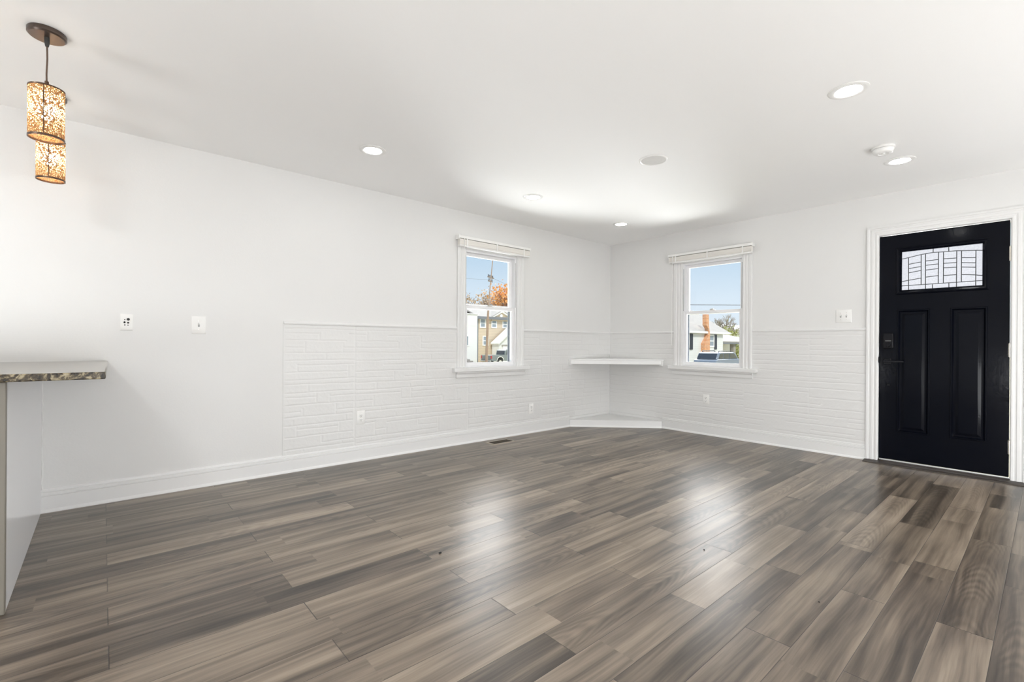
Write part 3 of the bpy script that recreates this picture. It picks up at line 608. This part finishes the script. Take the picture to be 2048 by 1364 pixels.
# ---------------------------------------------------------------- ceiling fixtures
def downlight(loc, label, first=None):
    if first:
        r = copy_tree(first); r.location = loc; r['label'] = label; return r
    r = empty('recessed_light', loc, label=label, cat='recessed light', group='round recessed ceiling lights')
    MB().lathe([(.061, .0), (.061, -.0045), (.066, -.0075), (.084, -.0070), (.092, -.0035), (.0925, -.0003), (.061, -.0003)], 56).build('trim_ring', 'plastic_white', r)
    mb = MB(); mb.lathe([(0, -.0052), (.0605, -.0046), (.0605, -.0005), (0, -.0005)], 48); mb.build('lens', 'led_lens', r)
    return r
dl = downlight((3.035, .725, H), 'recessed ceiling light nearest the camera on the right side of the room')
for p, s in (((4.468, .745, H), 'recessed ceiling light in front of the door, close to the smoke detector'),
             ((1.455, 3.207, H), 'recessed ceiling light above the left end of the stone-pattern wainscot'),
             ((3.05, 3.212, H), 'recessed ceiling light over the window in the long left wall'),
             ((4.483, 3.250, H), 'smallest-looking recessed ceiling light, farthest into the room corner')):
    downlight(p, s, dl)
sp = empty('ceiling_speaker', (3.10, 1.962, H), label='round white ceiling speaker with grey grille, unlit among the ceiling lights', cat='speaker')
MB().lathe([(.088, -.001), (.088, -.006), (.094, -.009), (.101, -.005), (.102, -.0004)], 56).build('rim', 'plastic_white', sp)
MB().lathe([(0, -.0075), (.05, -.007), (.0885, -.0045), (.0885, -.0005), (0, -.0005)], 56).build('grille', 'speaker_grille', sp)
sd = empty('smoke_detector', (4.085, .772, H), label='round white smoke detector on the ceiling near the front door', cat='smoke detector')
MB().lathe([(0, -.0004), (.064, -.0004), (.066, -.004), (.066, -.013), (.060, -.016), (0, -.016)], 40).build('base', 'plastic_white', sd)
MB().lathe([(0, -.014), (.058, -.014), (.058, -.0185), (0, -.0185)], 40).build('vent_gap', 'slot_dark', sd)
mb = MB(); mb.lathe([(0, -.0175), (.060, -.0175), (.0605, -.022), (.054, -.040), (.046, -.046), (.030, -.047), (.028, -.043), (.012, -.043), (.010, -.048), (0, -.048)], 40); mb.build('cover', 'plastic_white', sd)

# ---------------------------------------------------------------- plates on the walls
def plate(mb, w_, h_, t=.006): mb.rings([rect(-w_, w_, -h_, h_, 0), rect(-w_, w_, -h_, h_, -t * .55), rect(-w_ + .004, w_ - .004, -h_ + .004, h_ - .004, -t)]); V = [v_ for v_ in mb.bm.verts][-4:]; mb.bm.faces.new(V)
def plate_obj(name, loc, rz, label, cat, w_, h_, group=None):
    r = empty(name, loc, rz, label=label, cat=cat)
    if group: r['group'] = group
    mb = MB(); plate(mb, w_, h_); mb.build('cover_plate', 'plastic_white', r); return r
def screws(r, zs, us=(0,)):
    for u in us:
        for z in zs: MB().lathe([(0, -.0072), (.003, -.0070), (.0034, -.0058)], 10, (u, 0, z), 'y').build('screw', 'nickel', r)
def outlet(loc, rz, label, w_, h_):
    r = plate_obj('wall_outlet', loc, rz, label, 'outlet', w_, h_, 'duplex wall outlets')
    for z in (.0195, -.0195):
        s_ = MB().box(-.016, .016, -.0095, -.0055, z - .0135, z + .0135).build('socket', 'plastic_white', r, bev=.003)
        mb = MB(); mb.box(-.0085, -.0060, -.0100, -.0092, z - .002, z + .0075); mb.box(.0060, .0085, -.0100, -.0092, z - .002, z + .0075); mb.lathe([(0, -.0100), (.0034, -.0100), (.0034, -.0092)], 10, (0, 0, z - .0075), 'y'); mb.build('slots', 'slot_dark', s_)
    screws(r, (0,)); return r
outlet((1.741, YC - .0066, .386), 0, 'white duplex outlet low on the stone-pattern wall, nearer the camera', .0375, .0605)
outlet((3.837, YC - .0066, .287), 0, 'white duplex outlet just above the baseboard, right of the left window', .036, .060)
outlet((XC - .0066, 2.660, .418), RZ, 'white duplex outlet with dark sockets below the window beside the front door', .038, .056)
def switch(loc, rz, label, w_, h_, us):
    r = plate_obj('light_switch', loc, rz, label, 'light switch', w_, h_)
    for u in us:
        MB().box(u - .0055, u + .0055, -.0068, -.0058, -.0125, .0125).build('toggle_slot', 'track_gray', r)
        MB().prism([(-.006, -.006), (-.006, .006), (-.020, .011), (-.021, .005)], 'x', u - .0042, u + .0042).build('toggle', 'plastic_white', r, bev=.001)
    screws(r, (.030, -.030), us); return r
switch((.523, YC, 1.176), 0, 'single white toggle switch on the plain left wall', .044, .063, (0,))
switch((XC, 1.307, 1.342), RZ, 'double white toggle switch on the wall beside the front door', .063, .062, (-.023, .023))
r = plate_obj('cable_plate', (.1185, YC, 1.181), 0, 'white wall plate with dark cable sockets above the granite countertop', 'cable plate', .034, .055)
mb = MB()
for u, z, rad in ((-.0095, .017, .0035), (-.0105, -.001, .0058), (-.009, -.018, .0042), (.008, -.003, .0062), (.0075, -.019, .0036)): mb.lathe([(0, -.0068), (rad, -.0068), (rad, -.0055)], 14, (u, 0, z), 'y')
mb.box(-.0145, -.0065, -.0068, -.0055, -.006, .006); mb.build('jack_hole', 'slot_dark', r)
mb = MB(); mb.lathe([(.0045, -.0150), (.0085, -.0150), (.0085, -.0055)], 16, (.0085, 0, .020), 'y'); mb.lathe([(0, -.008), (.0045, -.008), (.0045, -.015)], 12, (.0085, 0, .020), 'y'); mb.build('coaxial_socket', 'lead', r)

# ---------------------------------------------------------------- floor register, crumbs
fr_ = empty('floor_register', (3.225, 3.876, 0), label='small brown metal floor register vent next to the left baseboard', cat='floor vent')
mb = MB(); V = mb.rings([[(-.155, -.082, 0), (.155, -.082, 0), (.155, .082, 0), (-.155, .082, 0)], [(-.150, -.077, .004), (.150, -.077, .004), (.150, .077, .004), (-.150, .077, .004)], [(-.128, -.056, .0045), (.128, -.056, .0045), (.128, .056, .0045), (-.128, .056, .0045)], [(-.128, -.056, .001), (.128, -.056, .001), (.128, .056, .001), (-.128, .056, .001)]])
mb.build('frame', 'register_metal', fr_)
MB().box(-.128, .128, -.056, .056, .0004, .0010).build('duct_opening', 'slot_dark', fr_)
mb = MB()
for k in range(22):
    x = -.120 + k * .0114; mb.prism([(x, .0015), (x + .0035, .0042), (x + .0045, .0042), (x + .001, .0015)], 'y', -.055, .055)
mb.box(-.128, .128, -.003, .003, .0015, .0044); mb.build('louvers', 'register_dark', fr_)
for k, (x, y, s_, lab) in enumerate(((1.282, 2.010, .0075, 'black crumb on the floor nearest the left wall, largest of the three'), (2.227, .622, .004, 'tiny black crumb on the floor nearest the front door side'), (2.340, 1.169, .004, 'tiny black crumb on the shiny patch in the middle of the floor'))):
    mb = MB(); bmesh.ops.create_icosphere(mb.bm, subdivisions=2, radius=s_); rr = random.Random(k)
    for v_ in mb.bm.verts: v_.co *= rr.uniform(.6, 1.15); v_.co.z = v_.co.z * .55 + s_ * .5; v_.co.z = max(v_.co.z, .0)
    tagp(mb.build('crumb', 'crumb', loc=(x, y, .0002)), lab, 'crumb', 'dark crumbs on the floor')

# ---------------------------------------------------------------- outside: ground, street
GZ = -1.4
tagp(MB().box(-60, 160, YC + .16, 160, GZ - .3, GZ).build('ground', 'grass'), kind='structure')
tagp(MB().box(XC + .16, 160, -60, YC + .16, GZ - .3, GZ).build('ground', 'grass'), kind='structure')
tagp(MB().box(12, 120, 13.2, 19.4, GZ, GZ + .02).build('road', 'asphalt'), kind='structure')
tagp(MB().box(-40, 32.8, 38.4, 41.8, GZ, GZ + .02).build('road', 'asphalt'), kind='structure')
def facade_window(par, x0, x1, z0, z1, y, mull=True):
    mb = MB(); ring_frame(mb, (x0, x1, z0, z1), (x0 + .14, x1 - .14, z0 + .14, z1 - .12), y - .07, y)
    if mull: zm = (z0 + z1) / 2; mb.box(x0 + .14, x1 - .14, y - .06, y - .01, zm - .05, zm + .05)
    f_ = mb.build('window', 'house_trim', par)
    MB().box(x0 + .14, x1 - .14, y - .025, y - .005, z0 + .14, z1 - .12).build('pane', 'house_glass', f_)
def shift(root):
    """children were modelled in world coordinates: keep them there under a root placed at the thing's base"""
    off = Vector(root.location)
    for ch in root.children: ch.location = Vector(ch.location) - off
# beige two-storey house seen through the left window
h = empty('house', (38.8, 48, GZ), label='beige two-storey house with white window frames and a small front gable', cat='house')
GX0, GX1, GA, EZ = 38.02, 41.5, 39.72, 4.40
mb = MB(); mb.box(35.93, 47, 48.0, 57, GZ, EZ); mb.build('wall', 'siding_beige', h)
mb = MB(); mb.prism([(GX0 + .1, EZ - .4), (GX1 - .1, EZ - .4), (GX1 - .1, EZ), (GA, 5.20), (GX0 + .1, EZ)], 'y', 47.75, 50.0); mb.build('gable_wall', 'siding_beige', h)
mb = MB(); mb.prism([(47.55, EZ - .06), (52.5, 6.3), (57.6, EZ - .06), (57.6, EZ + .12), (52.5, 6.5), (47.55, EZ + .12)], 'x', 35.7, 47.3); mb.build('roof', 'shingle_gray', h)
MB().box(35.65, 47.3, 47.5, 47.62, EZ - .22, EZ + .10).build('gutter', 'shingle_dark', h)
for s in (-1, 1):
    mb = MB(); xe = GX0 - .08 if s < 0 else GX1 + .08
    mb.prism([(GA, 5.16), (xe, EZ - .08), (xe, EZ + .16), (GA, 5.44)], 'y', 47.55, 47.78); mb.build('rake_trim', 'house_trim', h)
    mb = MB(); mb.prism([(GA, 5.40), (xe, EZ + .12), (xe, EZ + .18), (GA, 5.48)], 'y', 47.5, 51.0); mb.build('gable_roof', 'shingle_gray', h)
MB().lathe([(0, 47.66), (.20, 47.66), (.24, 47.70), (.24, 47.76), (0, 47.76)], 20, (39.66, 0, 4.72), 'y').build('gable_vent', 'house_trim', h)
for x0, x1, z0, z1 in ((36.33, 37.27, 3.06, 4.30), (38.19, 39.13, 3.08, 4.20), (40.06, 40.97, 3.10, 4.20), (36.78, 37.74, .76, 2.04)): facade_window(h, x0, x1, z0, z1, 48.0 if z0 < 3 or x1 < 38 else 47.99)
MB().box(35.88, 36.06, 47.93, 48.02, GZ, EZ - .2).build('corner_board', 'shingle_dark', h)
shift(h)
# white outbuilding with sloping roof, in front of the beige house
h = empty('garage', (39.6, 46.6, GZ), label='small white gabled outbuilding in front of the beige house, behind the pickup', cat='outbuilding')
mb = MB(); mb.prism([(38.12, GZ), (43.2, GZ), (43.2, 1.2), (40.66, 3.1), (38.12, 1.2)], 'y', 46.3, 47.7); mb.build('wall', 'siding_white', h)
for s in (-1, 1):
    xe = 40.66 + s * 2.75; mb = MB(); mb.prism([(40.66, 3.08), (xe, .98), (xe, 1.14), (40.66, 3.24)], 'y', 46.0, 47.7); mb.build('roof', 'house_trim', h)
MB().box(38.6, 42.6, 46.2, 46.3, .72, .92).build('door_lintel', 'shingle_gray', h)
MB().box(38.75, 42.5, 46.22, 46.31, GZ, .72).build('garage_door', 'house_trim', h)
shift(h)
# tall white house at the left of the pane
h = empty('house', (29.5, 44.5, GZ), label='plain white house wall at the left edge of the left window view', cat='house')
mb = MB(); mb.box(22, 32.96, 44.0, 52, GZ, 4.42); mb.build('wall', 'stucco_white', h)
MB().box(21.9, 33.06, 43.9, 52.1, 4.42, 4.52).build('parapet', 'house_trim', h)
facade_window(h, 30.75, 31.75, .72, 1.98, 44.0, False)
mb = MB()
for k in range(5): mb.box(29.6, 32.2 - k * .22, 42.6 + k * .28, 44.0, GZ + k * .16, GZ + (k + 1) * .16)
mb.build('front_steps', 'shingle_gray', h)
shift(h)
# utility pole with crossarm, wires
r = empty('utility_pole', (31.2, 40, GZ), label='tall wooden utility pole with cross arms in front of the beige house', cat='utility pole')
MB().tube([(0, 0, 0), (.16, 0, 5.2), (.32, 0, 7.4), (.82, 0, 11.9)], [.150, .125, .06, .045], 14).build('pole_shaft', 'pole_wood', r)
mb = MB(); mb.box(-.75, .75, -.06, .06, -.06, .06); o = mb.build('cross_arm', 'bark', r); o.location = (.52, 0, 9.62); o.rotation_euler = (0, 0, .5)
mb = MB(); mb.box(-.55, .55, -.05, .05, -.05, .05); o = mb.build('cross_arm', 'bark', r); o.location = (.48, 0, 9.2); o.rotation_euler = (0, 0, .5)
for k, (dx, dz) in enumerate(((-.6, 9.62), (-.2, 9.62), (.25, 9.62), (.6, 9.62), (-.4, 9.2), (.4, 9.2))):
    o = MB().lathe([(0, .06), (.05, .06), (.07, .12), (.04, .2), (.07, .26), (0, .3)], 10).build('insulator', 'shutter_black', r); o.location = (.5 + dx * .88, dx * .48, dz)
def wire(name, a, b_, sag, rad, label):
    a, b_ = Vector(a), Vector(b_); pts = []
    for i in range(25):
        t_ = i / 24; p = a.lerp(b_, t_); p.z -= sag * 4 * t_ * (1 - t_); pts.append(p)
    return tagp(MB().tube(pts, rad, 6).build(name, 'wire_black', None), label, 'wire', 'utility wires')
wire('utility_wire', (31.95, 40.25, 8.3), (60, 48, 6.9), .8, .010, 'thin utility wire running from the pole down to the right in the left window')
wire('utility_wire', (31.4, 39.8, 7.95), (10, 41.0, 8.9), .6, .008, 'thin utility wire running left from the pole in the left window')
wire('utility_wire', (18.0, 15.6, 3.05), (62.0, 15.0, 5.55), .0, .020, 'black utility wire crossing the sky low in the right window')

# cars
def wheel(par, x, y, z, rad, wd, side):
    wv = MB().lathe([(0, -wd / 2), (rad * .62, -wd / 2), (rad * .68, -wd * .56), (rad * .96, -wd / 2), (rad, -wd * .3), (rad, wd * .3), (rad * .96, wd / 2), (0, wd / 2)], 28, axis='y').build('wheel', 'rubber', par); wv.location = (x, y, z)
    hb = MB().lathe([(0, -wd * .60), (rad * .2, -wd * .60), (rad * .5, -wd * .54), (rad * .60, -wd * .57), (rad * .62, -wd * .5)], 20, axis='y').build('hubcap', 'aluminium', wv)
    if side > 0: hb.rotation_euler = (0, 0, math.pi)
def body(par, prof, y0, y1, mat, name, tuck=.0, bev=.05):
    return MB().prism(prof, 'y', y0, y1).build(name, mat, par, bev=bev, seg=3)
# pickup: local x forward (+X world), tail at x = 0
r = empty('pickup_truck', (32.05, 41.1, GZ + .02), label='grey pickup truck parked in front of the beige house in the left window', cat='pickup truck')
wy = .95
def arch(cx, rad, z, n_=9): return [(cx + rad * math.cos(math.pi * (1 - k / n_)), z + rad * math.sin(math.pi * (1 - k / n_))) for k in range(n_ + 1)]
low = [(0, .55), (.0, 1.12), (.06, 1.16), (2.0, 1.16), (2.0, 1.14), (3.95, 1.14), (5.1, 1.06), (5.35, .9), (5.4, .5), (4.75, .48)] + arch(4.25, .46, .48)[::-1] + arch(1.25, .46, .5)[::-1] + [(.2, .5)]
body(r, low, -wy, wy, 'truck_paint', 'body', bev=.03)
cab = [(2.0, 1.12), (2.12, 1.66), (2.3, 1.78), (3.25, 1.78), (3.5, 1.68), (4.05, 1.12)]
body(r, cab, -.82, .82, 'truck_paint', 'cab', bev=.06)
MB().prism([(2.02, 1.22), (2.115, 1.62), (2.09, 1.62), (1.99, 1.22)], 'y', -.66, .66).build('rear_window', 'car_glass', r)
MB().prism([(4.01, 1.18), (3.56, 1.64), (3.60, 1.66), (4.06, 1.20)], 'y', -.7, .7).build('windshield', 'car_glass', r)
for s in (-1, 1):
    y = s * .825
    MB().prism([(2.22, 1.20), (2.28, 1.62), (2.62, 1.66), (2.66, 1.20)], 'y', min(y, y + s * .012), max(y, y + s * .012)).build('side_window', 'car_glass', r)
    MB().prism([(2.76, 1.20), (2.74, 1.66), (3.40, 1.64), (3.86, 1.20)], 'y', min(y, y + s * .012), max(y, y + s * .012)).build('side_window', 'car_glass', r)
    MB().box(-.012, .05, min(s * .78, s * .955), max(s * .78, s * .955), .78, 1.10).build('tail_light', 'tail_red', r)
    mb = MB(); mb.rings([[(1.25 + q_ * math.cos(a_), s * .957, .5 + q_ * math.sin(a_)) for q_ in (.46, .52)] + [(1.25 + q_ * math.cos(a_), s * .945, .5 + q_ * math.sin(a_)) for q_ in (.52, .46)] for a_ in [math.pi * k / 16 for k in range(17)]]); mb.build('wheel_arch_trim', 'chrome', r)
    for x in (1.25, 4.25): wheel(r, x, s * .82, .37, .37, .24, s)
MB().box(-.03, .02, -.7, .7, .62, 1.08).build('tailgate', 'truck_paint', r, bev=.02)
MB().box(-.16, .0, -.9, .9, .44, .58).build('rear_bumper', 'chrome', r, bev=.03)
# SUV nose toward us at the left, local x toward -X world
r = empty('suv', (36.3, 18.2, GZ + .02), label='blue-grey SUV with dark windows parked outside the right window', cat='car')
SW, S0 = .93, 0.0
low = [(0, .5), (-.02, .95), (.05, 1.22), (.35, 1.30), (4.5, 1.30), (4.72, 1.1), (4.75, .5)] + arch(3.9, .42, .48)[::-1] + arch(.95, .42, .48)[::-1]
body(r, low, -SW, SW, 'suv_paint', 'body', bev=.05)
body(r, [(.30, 1.28), (.62, 1.78), (.95, 1.87), (3.3, 1.86), (3.7, 1.76), (4.3, 1.28)], -.86, .86, 'suv_paint', 'cabin', bev=.09)
MB().prism([(.30, 1.33), (.585, 1.75), (.555, 1.75), (.265, 1.33)], 'y', -.76, .76).build('windshield', 'car_glass', r)
for s in (-1, 1):
    y = s * .865
    for pr in ([(.62, 1.34), (.84, 1.74), (1.35, 1.78), (1.38, 1.34)], [(1.48, 1.34), (1.46, 1.78), (2.38, 1.78), (2.40, 1.34)], [(2.50, 1.34), (2.48, 1.78), (3.35, 1.77), (3.98, 1.34)]):
        MB().prism(pr, 'y', min(y, y + s * .014), max(y, y + s * .014)).build('side_window', 'car_glass', r)
    mb = MB(); mb.tube([(.95, s * .68, 1.86), (1.05, s * .68, 1.95), (3.1, s * .68, 1.95), (3.25, s * .68, 1.85)], .03, 8); mb.build('roof_rail', 'black_metal', r)
    MB().box(-.03, .12, min(s * .60, s * .92), max(s * .60, s * .92), .78, .98).build('headlight', 'aluminium', r, bev=.02)
    for x in (.95, 3.9): wheel(r, x, s * .82, .36, .36, .22, s)
MB().box(-.10, .1, -.92, .92, .46, .68).build('bumper', 'suv_paint', r, bev=.04)

# bungalow across the street, right window
h = empty('house', (46.5, 23.0, GZ), label='white bungalow with black shutters and a brick chimney in the right window', cat='house')
EB = 2.40
MB().box(33.5, 49.9, 23.0, 31.0, GZ, EB - .1).build('wall', 'siding_white', h)
X0, X1, Y0_, Y1_ = 32.9, 51.0, 22.72, 31.4; RY_, RH_ = 27.05, 5.0
mb = MB(); mb.prism([(Y0_, EB - .16), (RY_, RH_ - .16), (Y1_, EB - .16), (Y1_, EB), (RY_, RH_), (Y0_, EB)], 'x', X0, X1); mb.build('roof', 'shingle_gray', h)
MB().prism([(23.0, EB - .1), (31.0, EB - .1), (RY_, RH_ - .2)], 'x', 49.7, 49.9).build('gable_wall', 'siding_white', h)
MB().box(X0 - .02, X1 + .02, Y0_ - .06, Y0_, EB - .18, EB + .02).build('gutter', 'house_trim', h)
for x0, x1 in ((42.85, 43.40), (47.95, 48.42)): MB().box(x0, x1, 22.93, 23.0, .60, 2.14).build('shutter', 'shutter_black', h)
facade_window(h, 41.6, 42.75, .75, 2.15, 23.0)
facade_window(h, 46.7, 47.85, .85, 2.1, 23.0)
mb = MB(); mb.prism([(45.12, GZ), (46.19, GZ), (46.19, 2.25), (45.98, 2.95), (45.93, 4.12), (45.40, 4.12), (45.42, 3.05), (45.84, 2.72), (45.95, 2.3), (45.75, 1.8), (45.12, 1.2)], 'y', 22.6, 23.0)
mb.build('chimney', 'brick', h)
shift(h)
h = empty('porch', (63.5, 28.0, GZ), label='low pale side porch with a post right of the bungalow', cat='porch')
mb = MB(); mb.prism([(27.0, 1.38), (27.0, 1.55), (31.5, 2.6), (31.5, 2.4)], 'x', 55.5, 70); mb.build('roof', 'shingle_gray', h)
MB().box(55.6, 70, 27.0, 27.15, 1.20, 1.40).build('beam', 'shingle_dark', h)
for x in (57.5, 62.3, 68): MB().box(x, x + .62, 27.3, 27.8, GZ, 1.2).build('post', 'shingle_gray', h)
MB().box(55.6, 70, 31.2, 31.5, GZ, 2.4).build('wall', 'siding_white', h)
shift(h)
h = empty('house', (104, 48, GZ), label='distant pale house behind the bushes at the right of the right window', cat='house')
MB().box(97.8, 112, 44, 52, GZ, 4.4).build('wall', 'siding_white', h)
mb = MB(); mb.prism([(43.4, 4.3), (48, 5.5), (52.6, 4.3), (52.6, 4.5), (48, 5.7), (43.4, 4.5)], 'x', 97.2, 112.5); mb.build('roof', 'house_trim', h)
MB().box(103.6, 105.6, 43.6, 44.0, 4.0, 7.6).build('chimney', 'brick', h)
shift(h)

# trees
def grow(mb, p, dr, ln, rad, depth, rnd, spread=.5):
    q = p + dr * ln; mid = p.lerp(q, .5) + Vector((rnd.uniform(-1, 1), rnd.uniform(-1, 1), 0)) * ln * .06
    mb.tube([p, mid, q], [rad, rad * .85, rad * .68], 6 if depth > 2 else 4, cap=False); tips = []
    if depth == 0: return [q]
    for _ in range(3 if depth > 1 else 4):
        nd = (dr + Vector((rnd.uniform(-1, 1), rnd.uniform(-1, 1), rnd.uniform(-.35, .7))) * spread).normalized()
        tips += grow(mb, p.lerp(q, rnd.uniform(.65, 1)), nd, ln * rnd.uniform(.6, .82), rad * .6, depth - 1, rnd, spread)
    return tips
def clumps(mb, centres, size, per, rnd, sc=(1, 1, 1)):
    for c_ in centres:
        for _ in range(per):
            p = Vector(c_) + Vector((rnd.gauss(0, 1) * sc[0], rnd.gauss(0, 1) * sc[1], rnd.gauss(0, 1) * sc[2])) * size
            a = Vector((rnd.uniform(-1, 1), rnd.uniform(-1, 1), rnd.uniform(-1, 1))).normalized(); b_ = a.orthogonal().normalized(); c2 = a.cross(b_); k = size * rnd.uniform(.18, .34)
            mb.face([p + b_ * k, p + c2 * k * .7, p - b_ * k, p - c2 * k * .7])
def tree(loc, height, label, leaf=None, seed=1, per=26, spread=.55, bark='bark', rad=None, size=.55, depth=4):
    rnd = random.Random(seed); r = empty('tree', loc, label=label, cat='tree', group='trees beyond the windows')
    mb = MB(); tips = grow(mb, Vector((0, 0, 0)), Vector((rnd.uniform(-.08, .08), 0, 1)).normalized(), height * .40, rad or height * .022, depth, rnd, spread); mb.build('trunk', bark, r)
    if leaf: mb = MB(); clumps(mb, tips[::2], size, per, rnd); mb.build('foliage', leaf, r)
    return r
tree((49.6, 58, GZ), 11.0, 'orange-leaved autumn tree right of the pole in the left window', 'leaf_orange', 3, 22, .6, size=.8)
tree((46.2, 61, GZ), 10.2, 'tan half-bare tree behind the pole in the left window', 'leaf_tan', 7, 12, .6, size=.7, rad=.2)
tree((41.7, 57.5, GZ), 9.4, 'bare grey tree left of the pole above the white house', None, 11, 0, .65, 'bark_gray', rad=.22, depth=5)
tree((43.9, 63, GZ), 9.8, 'pinkish-tan leafless tree just left of the pole behind the houses', 'leaf_tan', 12, 5, .6, 'bark_gray', rad=.22, size=.55)
tree((83.5, 39, GZ), 7.4, 'bare branching tree behind the bungalow roof in the right window', None, 21, 0, .75, 'bark_gray', rad=.30, depth=5)
tree((88.5, 40.5, GZ), 7.6, 'bare tree at the far right behind the bungalow, next to the brick chimney stub', None, 23, 0, .75, 'bark', rad=.30, depth=5)
mb = MB(); rnd = random.Random(9); clumps(mb, [(35 + i * 1.5 + rnd.uniform(-1, 1), 66 + rnd.uniform(-2, 2), GZ + rnd.uniform(.5, 9.2)) for i in range(26) for _ in range(8)], 1.2, 30, rnd); o = mb.build('treeline', 'leaf_tan'); tagp(o, 'brown wooded treeline behind the houses in the left window', 'treeline', kind='stuff')
for k, (x, y, hh, lab) in enumerate(((79.0, 36, 4.3, 'yellow-green bush behind the bungalow, nearer its roof edge'), (84.0, 37.5, 3.9, 'yellow-green bush behind the porch, at the right edge of the right window'))):
    b_ = empty('bush', (x, y, GZ), label=lab, cat='bush', group='bushes behind the bungalow'); mb = MB(); rnd = random.Random(40 + k)
    clumps(mb, [(rnd.gauss(0, 1.1), rnd.gauss(0, .7), rnd.uniform(.3, hh)) for _ in range(90)], .7, 22, rnd); mb.build('foliage', 'leaf_green', b_)
    mb = MB(); grow(mb, Vector((0, 0, 0)), Vector((0, 0, 1)), hh * .3, .1, 2, rnd); mb.build('stem', 'bark', b_)
